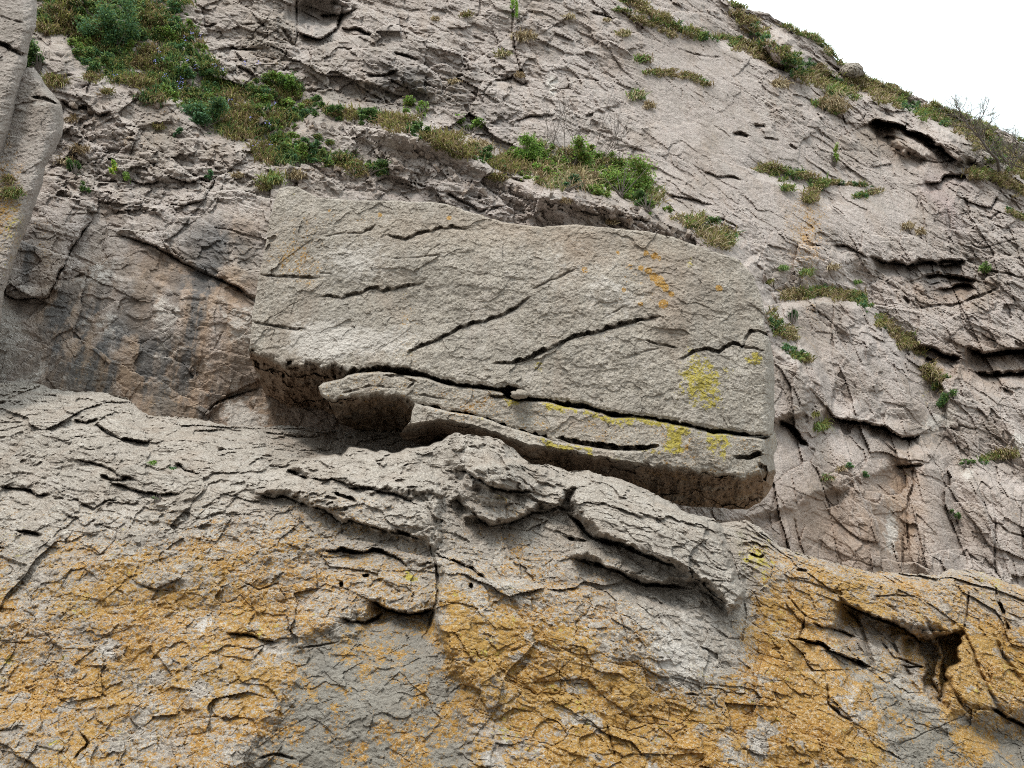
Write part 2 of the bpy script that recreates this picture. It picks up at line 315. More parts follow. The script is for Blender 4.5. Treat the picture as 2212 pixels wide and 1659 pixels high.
def cliff_depth(X, Y):
    beta = interp(X.ravel(), [(-900, 9), (500, 11), (1200, 16), (1700, 23), (2212, 27), (3100, 30)]).reshape(X.shape)
    c = interp(X.ravel(), [(-900, 8.8), (0, 9.4), (700, 9.9), (1300, 10.2), (1700, 10.6), (2212, 12.2), (3100, 16)]).reshape(X.shape)
    return plane_w(X, Y, c, beta), c, beta
def build_cliff():
    global JIT; JIT = 1.0
    xs = np.concatenate([np.linspace(-900, -120, 60)[:-1], np.arange(-120, 2330, 2.4), np.linspace(2330, 3100, 60)[1:]])
    ytop = interp(xs, SKY_PTS)
    x3 = np.stack([xs, xs * 0], -1)
    ytop = ytop + vnoise(x3, 1 / 46., 3, 1) * 5 + vnoise(x3, 1 / 13., 4, 2) * 3.5 * (xs > 0) + 5 * (h01(np.floor(xs / 31 + vnoise(x3, 1 / 60., 7)).astype(np.int32), np.zeros(len(xs), np.int32), np.zeros(len(xs), np.int32), 8) - .5)
    yb = 1330.0; n = 600
    # rows: dense everywhere inside the frame
    tt = np.linspace(0, 1, n)
    Y = np.maximum(ytop[None, :], -9999) + (yb - ytop[None, :]) * tt[:, None]
    if True:   # columns whose top lies far above the frame spend few rows out there
        k = 25
        yin = np.maximum(ytop + 8, -90); Ya = ytop[None, :] + (yin - ytop)[None, :] * np.linspace(0, 1, k, endpoint=False)[:, None]
        Yb_ = yin[None, :] + (yb - yin)[None, :] * np.linspace(0, 1, n - k)[:, None]
        Y2 = np.concatenate([Ya, Yb_], 0); Y = Y2
    X = np.broadcast_to(xs, Y.shape).copy()
    w, c, beta = cliff_depth(X, Y)
    R = rays(X, Y); P0 = (CAM + w[..., None] * R)
    a = P0[..., 0] * 1.0; b = P0[..., 2] * 1.0
    warp = vnoise(P0, .9, 11, 3); warp2 = vnoise(P0, 2.6, 12, 3); fine = vnoise(P0, 9, 13, 3)
    # regions
    led = interp(X.ravel(), LEDGE).reshape(X.shape)
    above = sstep(14, -60, Y - led + 14 * vnoise(np.stack([X, Y], -1), 1 / 40., 909, 3))
    smoothL = inpoly(X, Y, [(-200, 520), (0, 640), (60, 660), (200, 560), (350, 540), (560, 600), (640, 1000), (-200, 1000)], 30)
    smoothR = np.clip(blob(X, Y, 1950, 470, 130, 120, 30, 4) + blob(X, Y, 1600, 330, 260, 120, 35, 4) + blob(X, Y, 1500, 150, 130, 110, 0, 4) + blob(X, Y, 1650, 1050, 90, 180, 0, 4), 0, 1)
    rubble = np.clip(inpoly(X, Y, [(600, 300), (1050, 370), (1400, 470), (1560, 560), (1640, 640), (1400, 540), (1150, 500), (900, 430), (640, 400), (300, 480), (100, 420), (150, 250), (400, 300)], 25)
              + blob(X, Y, 560, 130, 130, 90, 0, 4) + blob(X, Y, 900, 200, 220, 120, 0, 4) * .7 + blob(X, Y, 2050, 620, 200, 180, 0, 4) * .55 + blob(X, Y, 2160, 900, 120, 160, 0, 4) * .5, 0, 1)
    upr = np.clip(sstep(1560, 1720, X) * sstep(520, 680, Y) + .55 * sstep(1850, 2000, X) * sstep(380, 480, Y), 0, 1)
    rough = np.clip(1 - .45 * smoothL - .62 * smoothR - .12 * sstep(900, 1500, X) * sstep(600, 400, Y) + .35 * rubble, .2, 1.5)
    th = math.radians(-24); ca, sa = math.cos(th), math.sin(th)
    ar = a * ca + b * sa; br = -a * sa + b * ca          # bedding dips down to the right
    d = zeros(X)
    d -= .28 * vnoise(P0, .28, 14, 2) + .05 * warp
    h, e = facet((ar * .55 + .08 * warp), (br * .62 + .06 * warp2), 21, .9, .08, .02); d -= .16 * h * rough
    h, e = facet((ar * 1.4 + .07 * warp2 + .07 * warp), (br * 2.0 + .08 * warp2), 22, .9, .12, .05); d -= .075 * h * rough
    big = np.where(w > 14, 1.5, 1.0)
    h, e = facet((ar * 3.4 / big + .1 * warp2 + .06 * fine), (br * 5.0 / big + .1 * warp2 + .06 * fine), 23, .9, .12, .07); d -= .034 * h * rough * big
    h, e = facet((ar * 9 / big + .8 * warp2 + .35 * fine), (br * 14 / big + .5 * fine), 24, 1.0, .1, .1); d -= .014 * h * rough * big * (.8 + .7 * rubble)
    h, e = facet(ar * 2.2 + .5 * warp2, br * 3.6 + .5 * fine, 25, .9, .3, .06); d -= .075 * h * rubble
    d *= 1 - .35 * upr
    h, e = facet(a * 1.5 + .12 * warp, b * .75 + .1 * warp2, 26, 1.0, .12, .02); d -= .13 * h * upr
    h, e = facet(a * 4.2 + .12 * warp2, b * 2.3 + .15 * warp2, 27, 1.0, .12, .04); d -= .055 * h * upr
    h, e = facet(a * 3.0 + .1 * warp2, b * 2.6 + .15 * warp2, 28, 1.0, .1, .04); d -= .03 * h * (1 - smoothR) * (1 - upr)
    rough = rough * (1 - .6 * upr)
    # lips: short undercut breaks
    sh = shingle(-br * 1.6 + 1.2 * warp + .35 * warp2, .1); gate = sstep(.05, .5, vnoise(P0, .8, 31, 2)); d -= .055 * sh * gate * rough
    sh = shingle(-br * 4.5 + 1.4 * warp2 + .5 * fine, .12); gate = sstep(.1, .6, vnoise(P0, 1.7, 32, 2)); d -= .024 * sh * gate * rough
    # hairline joints with gaps
    for sd_, sc_, dp, wd, gs in ((41, .7, .030, .008, .9), (42, 1.8, .012, .012, 1.6)):
        _, e = facet(ar * sc_ + .12 * warp * sc_ + .04 * fine, br * sc_ * 1.4 + .12 * warp2, sd_)
        d += dp * np.exp(-(e / wd) ** 2) * sstep(.15, .5, vnoise(P0, gs, sd_ + 5, 2)) * (1 - .6 * smoothL)
    d += .010 * fine * (.4 + rough) + .006 * vnoise(P0, 30, 15, 2)
    # traced shapes
    d += .5 * above
    d -= .22 * (1 + warp) * np.exp(-((Y - led - 10) / 30) ** 2) * sstep(1750, 1500, X) * sstep(560, 700, X)
    jit = vnoise(np.stack([X, Y], -1), 1 / 26., 51, 3)
    d += creases(X, Y, jit, CLIFF_F, .42, .35)
    d += creases(X, Y, jit, [([(1968, 753), (1990, 748), (2015, 753), (2035, 765), (2075, 775)], 9, .2, .38, 30), ([(2085, 750), (2120, 765), (2170, 758), (2240, 752)], 12, .25, .50, 40), ([(2102, 800), (2140, 808), (2240, 800)], 10, .3, .3, 20),
        ([(1990, 600), (2025, 590), (2060, 596), (2110, 606)], 9, .2, .45, 34), ([(1785, 880), (1802, 900), (1835, 910), (1868, 912), (1908, 923), (1948, 946), (1988, 938)], 7, .15, .35, 34),
        ([(1872, 268), (1905, 262), (1941, 271), (1985, 290), (2025, 307)], 8, .3, .55, 26), ([(2002, 313), (2028, 313), (2068, 348)], 8, .3, .4, 16), ([(1682, 906), (1708, 920), (1742, 962)], 10, .4, .2, 16), ([(1880, 556), (1960, 570), (2090, 560)], 6, .2, .35, 24)], 1, 1)
    blk = inpoly(X, Y, [(12, 300), (14, 636), (33, 644), (67, 644), (103, 639), (113, 620), (123, 603), (140, 560), (180, 500), (200, 440)], 5); d -= .10 * blk
    d -= .10 * inpoly(X, Y, [(250, 497), (300, 517), (393, 563), (467, 597), (550, 640), (640, 680), (640, 380), (400, 420)], 5)
    d -= .07 * inpoly(X, Y, [(-60, 1000), (-60, 640), (240, 600), (560, 660), (556, 840), (500, 855), (470, 865), (440, 905), (420, 1000)], 8)
    d += .55 * blob(X, Y, 690, 30, 60, 38, 0, 4)
    d -= .3 * inpoly(X, Y, [(1640, 560), (1672, 740), (1715, 783), (1752, 850), (1748, 896), (1690, 905), (1600, 905), (1500, 640)], 9)
    d -= .22 * blob(X, Y, 1880, 830, 120, 95, 15, 4) + .0
    d += .55 * np.exp(-(seg_field(X, Y, [(1850, 600), (1890, 670), (1960, 745), (2015, 860), (2060, 1000), (2080, 1250)])[0] / 26) ** 2) * .5
    d -= .6 * blob(X, Y, 1960, 300, 60, 22, 28, 4) + .5 * blob(X, Y, 2060, 320, 55, 20, 30, 4)
    d -= .15 * inpoly(X, Y, [(1400, 560), (1700, 640), (1860, 655), (1900, 900), (1960, 930), (1960, 1000), (1400, 1200)], 14)
    d += .22 * np.sin(P0[..., 0] * 5.2 + 1.5 * warp) * sstep(900, 1050, Y) * sstep(1600, 1750, X) * .6
    # right-hand vegetated shelves
    for line, amp, wd in (([(1560, 90), (1700, 150), (1800, 190), (1900, 205), (2000, 250), (2100, 300), (2240, 400)], .6, 26),
                          ([(1640, 372), (1745, 405), (1790, 440)], .4, 16), ([(1690, 655), (1780, 640), (1870, 655)], .4, 22)):
        s, _ = seg_field(X, Y, line); d += amp * sstep(16, -10, s) * np.exp(-np.maximum(-s, 0) / (wd * 2)) 
    d -= .8 * blob(X, Y, 1700, 120, 60, 30, 35, 4)
    P = CAM + (w + d * np.clip(w / 12, .9, 1.8))[..., None] * R
    # attributes
    big_n = vnoise(np.stack([X, Y], -1), 1 / 120., 61, 3)
    orange = .55 * blob(X, Y, 1740, 500, 45, 110, 0) + .3 * blob(X, Y, 90, 520, 30, 60) + .35 * blob(X, Y, 265, 295, 22, 20) + .25 * blob(X, Y, 2010, 800, 60, 60) + .12 * (big_n > .45)
    yellow = .5 * blob(X, Y, 2000, 850, 20, 60) + .35 * blob(X, Y, 1940, 1020, 60, 40) + .3 * blob(X, Y, 1680, 575, 60, 20)
    darks = np.clip(.42 * smoothL + 1.0 * blob(X, Y, 60, 560, 26, 70) + 1.0 * blob(X, Y, 455, 620, 60, 60) + .9 * blob(X, Y, 470, 520, 100, 50, 15) + .85 * blob(X, Y, 120, 690, 26, 90)
            + .7 * blob(X, Y, 330, 790, 150, 90) + .7 * blob(X, Y, 200, 740, 60, 120) + .8 * blob(X, Y, 430, 760, 26, 120) + .7 * blob(X, Y, 880, 175, 110, 50) + .7 * blob(X, Y, 1060, 260, 60, 35)
            + .7 * blob(X, Y, 990, 430, 100, 40) + .6 * blob(X, Y, 660, 60, 50, 60) + .5 * blob(X, Y, 1890, 1170, 14, 60) + .7 * blob(X, Y, 2040, 600, 80, 45) + .6 * blob(X, Y, 2050, 770, 170, 32) + .5 * blob(X, Y, 1820, 1150, 16, 70)
            + .35 * sstep(.2, .7, big_n) * (X > 600), 0, 1) * (1 - .5 * sstep(480, 380, Y) * (X < 560))
    brown = np.clip(.85 * smoothL * sstep(20, 140, X) + .6 * blob(X, Y, 520, 500, 60, 40) + .5 * blob(X, Y, 100, 560, 40, 90)
            + .75 * blob(X, Y, 1850, 1130, 190, 110) + .8 * blob(X, Y, 1950, 1080, 40, 120) + .9 * blob(X, Y, 2130, 780, 120, 50) + .8 * blob(X, Y, 2050, 630, 90, 36) + .6 * blob(X, Y, 1940, 310, 80, 26, 25) + .3 * blob(X, Y, 640, 900, 80, 60) + .22 * sstep(.0, .6, big_n), 0, 1)
    pale = np.clip(.35 * smoothL + .8 * blob(X, Y, 1188, 180, 14, 34) + .9 * blob(X, Y, 2030, 905, 26, 50, 60) + .8 * blob(X, Y, 1925, 1150, 22, 80) + .7 * blob(X, Y, 2085, 1020, 26, 30) + .9 * blob(X, Y, 2205, 960, 22, 30)
            + .55 * blob(X, Y, 20, 720, 30, 120) + .45 * blob(X, Y, 500, 890, 36, 24) + .3 * sstep(.1, .6, -big_n) + .35 * blob(X, Y, 1800, 200, 300, 120, 30), 0, 1)
    moss = np.clip(.25 * np.exp(-((Y - led) / 26) ** 2) + .3 * blob(X, Y, 1960, 950, 40, 120), 0, 1)
    mauve = np.clip(.9 * blob(X, Y, 2035, 440, 22, 60, -30) + .5 * blob(X, Y, 2060, 395, 50, 16) + .12 * sstep(600, 1100, X), 0, 1)
    grey = np.clip(.30 * sstep(.1, .8, big_n) + .25 * (X < 640) * (Y < 420) * 0, 0, 1)
    m1 = pack(orange, yellow, darks, brown); m2 = pack(pale, moss, mauve, grey)
    # the top of the hill carries on behind the skyline
    rows = 14; back = []
    for k in range(rows, 0, -1):
        q = P[0] + np.array([0, .35 * k ** 1.5, -.10 * k ** 1.3]); q = q + vnoise(q, .8, 71, 3)[..., None] * np.array([0, 0, .10]) * min(1, k / 2); back.append(q)
    ALL = np.concatenate([np.array(back), P], 0)
    rep = np.tile(m1.reshape(n, len(xs), 4)[:1], (rows, 1, 1)); rep2 = np.tile(m2.reshape(n, len(xs), 4)[:1], (rows, 1, 1))
    m1 = np.concatenate([rep, m1.reshape(n, len(xs), 4)], 0); m2 = np.concatenate([rep2, m2.reshape(n, len(xs), 4)], 0)
    o = new_mesh('cliff', ALL.reshape(-1, 3), grid_faces(n + rows, len(xs)), M_CLIFF, {'m1': m1.reshape(-1, 4), 'm2': m2.reshape(-1, 4)}, smooth=False)
    tag(o, 'grey pink limestone cliff face rising behind the balanced boulder', 'cliff', kind='structure')
    return xs, Y, P
CX, CY, CP = build_cliff()
def on_cliff(x, y):
    """surface point of the cliff seen at frame position x, y"""
    i = int(np.clip(np.searchsorted(CX, x), 1, len(CX) - 1)); i = i if abs(CX[i] - x) < abs(CX[i - 1] - x) else i - 1
    j = int(np.clip(np.searchsorted(CY[:, i], y), 0, CY.shape[0] - 1)); return CP[j, i]
def on_cliff_many(x, y):
    i = np.clip(np.searchsorted(CX, x), 1, len(CX) - 1); yt = CY[:, i]
    j = np.clip((yt < y[None, :]).sum(0), 0, CY.shape[0] - 1); return CP[j, i]

# ================================================================== OUTCROP (below, nearer)
FAR_CREST = [(-900, 760), (-200, 815), (0, 826), (67, 826), (110, 838), (160, 846), (233, 850), (277, 863), (290, 876), (320, 896), (383, 900), (433, 906), (500, 920), (617, 921), (650, 921),
  (700, 926), (800, 932), (940, 936), (967, 941), (984, 935), (1020, 938), (1054, 943), (1084, 953), (1110, 970), (1130, 990), (1147, 1006), (1184, 1003), (1214, 1010), (1230, 1018), (1270, 1016), (1290, 1023),
  (1354, 1040), (1404, 1060), (1450, 1086), (1476, 1103), (1510, 1114), (1541, 1121), (1556, 1131), (1590, 1126), (1611, 1122), (1656, 1151), (1686, 1181), (1746, 1201), (1831, 1223), (1881, 1236), (1946, 1238), (2026, 1243),
  (2056, 1228), (2106, 1231), (2156, 1251), (2212, 1268), (2400, 1320), (3100, 1420)]
NEAR_CREST = [(-900, 1000), (560, 1030), (623, 1010), (660, 993), (737, 984), (754, 966), (790, 970), (827, 976), (864, 976), (887, 966), (924, 965), (950, 953), (970, 940), (984, 934), (1010, 930), (3100, 900)]
OUT_F = [
 ([(160,905),(187,913),(213,906)], 6, .15, .1, 16), ([(207,918),(233,936),(277,950),(310,955),(330,948)], 8, .3, .12, 22), ([(150,946),(197,951)], 5, .12), ([(160,990),(200,1000),(233,1010),(270,1030),(300,1040)], 6, .15, .08, 20),
 ([(217,1026),(240,1036),(277,1033)], 9, .25, .1, 14), ([(235,1042),(270,1050),(300,1063),(343,1068),(390,1065)], 7, .2, .12, 22), ([(0,1050),(43,1053),(77,1066),(110,1070)], 8, .25, .12, 22),
 ([(120,1076),(167,1083),(200,1100),(230,1083),(262,1078)], 5, .15), ([(380,1000),(400,1016),(433,1023)], 6, .15, .1, 16), ([(620,1014),(650,1026),(667,1033)], 9, .35, .14, 24), ([(667,1033),(720,1035),(780,1050),(825,1056)], 5, .1, .1, 18),
 ([(550,1065),(583,1073),(620,1073),(653,1086),(700,1100),(740,1130),(755,1123),(800,1136),(850,1150),(900,1161)], 7, .15, .13, 26), ([(722,1066),(740,1070),(757,1076),(770,1086)], 10, .5), ([(745,1052),(780,1053),(820,1060),(870,1073),(905,1090)], 6, .12, .10, 22),
 ([(984,1013),(1004,1016),(1024,1030),(1047,1040),(1067,1053),(1100,1060),(1137,1061),(1150,1064)], 10, .4, .16, 34), ([(967,956),(984,976),(1000,1003)], 5, .15), ([(980,1073),(997,1090),(1020,1103),(1030,1120),(1060,1135),(1100,1130),(1150,1107),(1190,1104)], 6, .15, .14, 24),
 ([(1190,1104),(1205,1097),(1230,1103)], 9, .4), ([(1226,1108),(1256,1136),(1281,1161),(1320,1173),(1341,1176),(1386,1196),(1426,1211),(1461,1226)], 13, .55, .16, 30), ([(1226,1164),(1250,1166),(1268,1172)], 7, .3),
 ([(1240,1205),(1296,1221),(1331,1231),(1366,1251),(1396,1264),(1456,1265),(1490,1270)], 10, .5, .14, 28), ([(1506,1273),(1531,1286),(1551,1311),(1560,1320)], 4, .12), ([(700,1190),(735,1186),(765,1193),(810,1188),(850,1198),(868,1208),(878,1222)], 10, .55, .12, 24),
 ([(855,1146),(880,1154),(906,1161)], 11, .5), ([(800,1296),(825,1308),(840,1318),(880,1326),(915,1322),(940,1314)], 8, .4, .32, 34), ([(740,1336),(790,1346),(815,1336),(825,1320)], 6, .25, .1, 16), ([(925,1171),(940,1206),(945,1256),(942,1306),(920,1376)], 6, .22),
 ([(940,1193),(985,1211),(1020,1226),(1050,1251)], 7, .28, .1, 18), ([(1015,1262),(1022,1268)], 13, .5), ([(735,1258),(740,1268)], 9, .4), ([(783,1243),(796,1243)], 8, .4),
 ([(1816,1301),(1856,1316),(1896,1336),(1956,1356),(1990,1388)], 9, .45, .35, 36), ([(1994,1440),(1960,1442),(1945,1436)], 4, .3),
 ([(1721,1381),(1771,1391),(1796,1406),(1846,1426),(1880,1440)], 8, .35, .28, 40), ([(1756,1346),(1806,1361),(1850,1376)], 4, .12, .08, 16), ([(2151,1271),(2161,1306),(2176,1345),(2181,1370)], 9, .4), ([(2093,1276),(2088,1341),(2080,1360)], 4, .18),
 ([(2140,1529),(2171,1546),(2222,1572)], 9, .45, .15, 20), ([(1788,1476),(1791,1521),(1815,1545),(1841,1556)], 5, .2), ([(35,1146),(65,1150),(90,1156)], 7, .25, .1, 16), ([(0,1182),(10,1184)], 6, .2), ([(1620,1196),(1640,1204),(1650,1198)], 8, .35),
 ([(1720,1230),(1745,1232)], 7, .3), ([(1700,1290),(1740,1330),(1725,1381)], 3, .12), ([(1900,1380),(1930,1420),(1990,1440)], 4, .15),
 ([(1310,1560),(1330,1640)], 3, .1), ([(1480,1500),(1540,1502)], 3, .1), ([(490,1365),(530,1372),(600,1386)], 6, .15, .08, 18), ([(560,1640),(590,1628),(640,1640)], 6, .15), ([(170,1575),(190,1605),(160,1640)], 6, .2),
 ([(520,1255),(560,1275),(600,1260),(620,1300)], 3, .08), ([(20,1220),(50,1260),(10,1300)], 3, .1), ([(640,1400),(690,1395),(735,1385)], 4, .1), ([(1340,1330),(1360,1400)], 2.5, .06), ([(1255,1400),(1260,1480)], 2.5, .06),
 ([(1990,1290),(1940,1285),(1880,1290)], 3, .08), ([(1545,1160),(1580,1200),(1600,1260),(1612,1330),(1600,1400)], 3, .10), ([(560,930),(640,945),(700,940)], 6, .1, .08, 12)]
def build_outcrop():
    global JIT; JIT = 1.0
    xs = np.concatenate([np.linspace(-900, -100, 60)[:-1], np.arange(-100, 2312, 2.3), np.linspace(2312, 3100, 60)[1:]])
    ytop = interp(xs, FAR_CREST); x3 = np.stack([xs, xs * 0], -1)
    ytop = ytop + vnoise(x3, 1 / 30., 5, 2) * 2.5 + vnoise(x3, 1 / 9., 6, 2) * 2.2
    n = 370; kb = 44
    Ya = ytop[None, :] + (1690 - ytop)[None, :] * np.linspace(0, 1, n)[:, None]
    Yb = np.broadcast_to(np.linspace(1694, 2700, kb)[:, None], (kb, len(xs)))
    Y = np.concatenate([Ya, Yb], 0); X = np.broadcast_to(xs, Y.shape).copy(); n = n + kb
    beta = interp(X.ravel(), [(-900, 30), (0, 34), (900, 33), (1500, 30), (1800, 32), (2212, 36), (3100, 40)]).reshape(X.shape)
    c = interp(X.ravel(), [(-900, 6.4), (0, 6.5), (1000, 6.25), (1500, 6.7), (2212, 7.6), (3100, 9)]).reshape(X.shape)
    w = plane_w(X, Y, c, beta)
    # the shelf lies back near its crest
    cr = interp(X.ravel(), FAR_CREST).reshape(X.shape)
    w += .9 * np.exp(-np.maximum(Y - cr, 0) / 55) * sstep(1050, 700, X) + .35 * np.exp(-np.maximum(Y - cr, 0) / 25) * sstep(1050, 1300, X)
    R = rays(X, Y); P0 = CAM + w[..., None] * R
    a = P0[..., 0]; b = P0[..., 2] + .25 * P0[..., 1]
    warp = vnoise(P0, 1.1, 111, 3); warp2 = vnoise(P0, 3.2, 112, 3); fine = vnoise(P0, 11, 113, 3)
    th = math.radians(-20); ca, sa = math.cos(th), math.sin(th); ar = a * ca + b * sa; br = -a * sa + b * ca
    XY = np.stack([X, Y], -1); bn = vnoise(XY, 1 / 110., 161, 3)
    # upper scaly zone / lower blocky crust / smooth grey hollows
    divl = interp(X.ravel(), [(-900, 1150), (0, 1110), (400, 1130), (640, 1110), (900, 1190), (1050, 1130), (1250, 1180), (1400, 1290), (1560, 1330), (1680, 1150), (3100, 1200)]).reshape(X.shape)
    scaly = sstep(50, -40, Y - divl + 40 * bn)
    hollow = np.clip(inpoly(X, Y, [(640, 1395), (760, 1350), (860, 1330), (935, 1325), (930, 1390), (1000, 1480), (1010, 1700), (520, 1700), (560, 1600), (620, 1500)], 45)
             + inpoly(X, Y, [(1840, 1430), (1960, 1500), (2040, 1560), (2230, 1560), (2260, 1720), (1980, 1720), (1900, 1560)], 40), 0, 1)
    smoothW = blob(X, Y, 1500, 1280, 110, 180, -10, 4)
    d = zeros(X)
    d -= .16 * vnoise(P0, .45, 114, 2) + .05 * warp
    h, _ = facet(ar * .8 + .15 * warp, br * 1.4 + .1 * warp2, 121, .8, .05, .03); d -= .085 * h * (1 - .6 * hollow)
    h, _ = facet(ar * 2.3 + .15 * warp2, br * 3.4 + .15 * warp2, 122, .9, .12, .06); d -= .042 * h * (1 - .6 * hollow) * (1 - .4 * smoothW)
    h, _ = facet(ar * 5.5 + .2 * warp2 + .12 * fine, br * 7.5 + .2 * warp2 + .12 * fine, 123, .9, .12, .08); d -= .026 * h * (1 - .4 * hollow)
    h, _ = facet(ar * 14 + .9 * warp2 + .5 * fine, br * 19 + .6 * fine, 124, 1, .1, .1); d -= .012 * h * (1 - .3 * hollow)
    b2 = -br
    for sc_, amp, sd_, lw in ((1.5, .05, 131, .05), (4.2, .032, 132, .08), (10.5, .017, 133, .12)):
        sh = shingle(b2 * sc_ + (.9 * warp + .45 * warp2) * min(sc_, 3) ** .5 + .22 * fine + .25 * h01(np.floor(ar * sc_ * .6).astype(np.int32), np.zeros(X.shape, np.int32), np.zeros(X.shape, np.int32), sd_), lw)
        gate = sstep(-.25, .3, vnoise(P0, .6 * sc_ ** .6, sd_ + 7, 2))
        d -= amp * sh * (.25 * gate + scaly * (.4 + .6 * gate)) * (1 - .6 * hollow)
    for sd_, sc_, dp, wd, gs in ((141, 1.1, .022, .008, 1.0), (142, 3.0, .012, .014, 2.0), (143, 6.5, .010, .025, 3.0)):
        _, e = facet(ar * sc_ + .12 * warp2 + .06 * fine, br * sc_ * 1.2 + .12 * warp2 + .06 * fine, sd_)
        d += dp * np.exp(-(e / wd) ** 2) * sstep(.1, .45, vnoise(P0, gs, sd_ + 5, 2))
    d += .008 * fine + .006 * vnoise(P0, 34, 115, 2)
    # traced masses
    near = interp(X.ravel(), NEAR_CREST).reshape(X.shape) + vnoise(XY, 1 / 22., 171, 2) * 3
    amp = interp(X.ravel(), [(-900, 0), (560, 0), (640, .5), (720, 1.3), (960, 1.9), (975, .3), (985, 0), (3100, 0)]).reshape(X.shape)
    d += amp * sstep(3, -4, Y - near)
    jit = vnoise(XY, 1 / 22., 151, 3)
    d += creases(X, Y, jit, OUT_F, .5, .45)
    d -= .40 * blob(X, Y, 1055, 1000, 100, 62, 35, 4)
    d -= .30 * inpoly(X, Y, [(980, 1070), (1000, 1092), (1030, 1118), (1060, 1133), (1100, 1128), (1150, 1105), (1200, 1098), (1240, 1050), (1130, 1000), (1000, 1010)], 9)
    d -= .42 * inpoly(X, Y, [(1235, 1050), (1290, 1030), (1400, 1070), (1540, 1130), (1570, 1180), (1600, 1260), (1580, 1320), (1500, 1250), (1461, 1224), (1386, 1194), (1341, 1169), (1290, 1160), (1240, 1108)], 12)
    d -= .20 * inpoly(X, Y, [(1240, 1200), (1296, 1218), (1366, 1248), (1396, 1260), (1456, 1261), (1530, 1260), (1460, 1226), (1341, 1180), (1230, 1160)], 8)
    d -= .30 * inpoly(X, Y, [(948, 1180), (1000, 1215), (1050, 1250), (1600, 1330), (1600, 1720), (1020, 1720), (1000, 1480), (945, 1360)], 14) * sstep(1600, 1400, X) * .55 * sstep(1580, 1380, Y)
    d += .12 * hollow
    d -= .18 * inpoly(X, Y, [(550, 1063), (620, 1071), (700, 1098), (740, 1128), (850, 1148), (920, 1168), (940, 1190), (960, 1060), (820, 1050), (660, 1030)], 8)
    d -= .16 * inpoly(X, Y, [(620, 1008), (660, 990), (760, 975), (900, 980), (960, 1060), (870, 1070), (780, 1050), (667, 1030)], 8)
    d += .12 * np.exp(-(seg_field(X, Y, [(1590, 1120), (1612, 1200), (1625, 1300), (1640, 1420)])[0] / 22) ** 2)
    d += .20 * inpoly(X, Y, [(1820, 1305), (1896, 1340), (1960, 1358), (2060, 1375), (2070, 1430), (2030, 1530), (1960, 1500), (1846, 1426), (1800, 1360)], 16)
    d += .24 * inpoly(X, Y, [(1984, 1392), (2012, 1384), (2016, 1420), (2012, 1470), (2024, 1524), (2008, 1524), (1990, 1500), (1996, 1450)], 4) + .28 * inpoly(X, Y, [(2030, 1378), (2072, 1374), (2076, 1420), (2050, 1440), (2046, 1470), (2026, 1516), (2020, 1510), (2034, 1460), (2028, 1420)], 4) + .2 * inpoly(X, Y, [(1950, 1390), (2080, 1370), (2060, 1450), (2020, 1500), (1960, 1460)], 10)
    d += .3 * sstep(0, 60, (X - 1850) * .75 - (Y - 1430)) * sstep(1500, 1620, Y)
    # vertical jointing in the alcove on the right
    d += .09 * np.exp(-(((a * 3.1 + .25 * warp2) % 1 - .5) / .07) ** 2) * inpoly(X, Y, [(1820, 1305), (2212, 1400), (2212, 1560), (1960, 1500), (1800, 1400)], 20)
    P = CAM + (w + d)[..., None] * R
    # colour masks
    lowL = sstep(-60, 300, Y - divl)
    orange = .34 * lowL + .28 * sstep(-150, 110, Y - divl) + .32 * bn * lowL
    orange += .12 * sstep(0, 120, Y - divl) * sstep(1640, 1500, X) * sstep(900, 1000, X) + .26 * inpoly(X, Y, [(1000, 1330), (1250, 1330), (1400, 1480), (1560, 1560), (1560, 1720), (1000, 1720)], 60)
    orange += .18 * inpoly(X, Y, [(0, 1200), (450, 1150), (900, 1200), (980, 1330), (500, 1500), (0, 1600)], 70)
    orange += .30 * inpoly(X, Y, [(1640, 1300), (1850, 1430), (1960, 1550), (1900, 1720), (1400, 1720), (1640, 1480)], 50) + .35 * inpoly(X, Y, [(2060, 1340), (2240, 1360), (2240, 1540), (2100, 1540), (2030, 1480)], 30)
    orange += .25 * inpoly(X, Y, [(1620, 1170), (1800, 1230), (2240, 1280), (2240, 1360), (2000, 1340), (1640, 1330)], 30) + .25 * blob(X, Y, 1080, 1090, 60, 25) + .2 * blob(X, Y, 760, 1110, 120, 50)
    orange *= (1 - .85 * hollow * sstep(.5, -.5, vnoise(XY, 1 / 45., 166, 4))) * (1 - .8 * smoothW) * (1 - .55 * blob(X, Y, 1500, 1420, 80, 110, 0, 4))
    orange *= 1 - .9 * inpoly(X, Y, [(1240, 1050), (1290, 1030), (1540, 1130), (1600, 1250), (1580, 1330), (1460, 1225), (1341, 1176), (1240, 1130)], 26)
    orange *= 1 - .6 * blob(X, Y, 60, 1200, 50, 120)
    hb, _ = facet(ar * 3.0 + .15 * warp2, br * 4.6 + .15 * warp2 + .05 * fine, 191, 0); hc, _ = facet(ar * 7 + .2 * warp2, br * 9 + .2 * warp2, 192, 0)
    bare = np.clip((hb > .50).astype(f32) * (vnoise(P0, 1.1, 193, 2) > -.1) + (hc > .52), 0, 1) * lowL * sstep(-.5, .1, vnoise(P0, 9, 194, 3))
    orange = orange * (1 - .55 * bare)
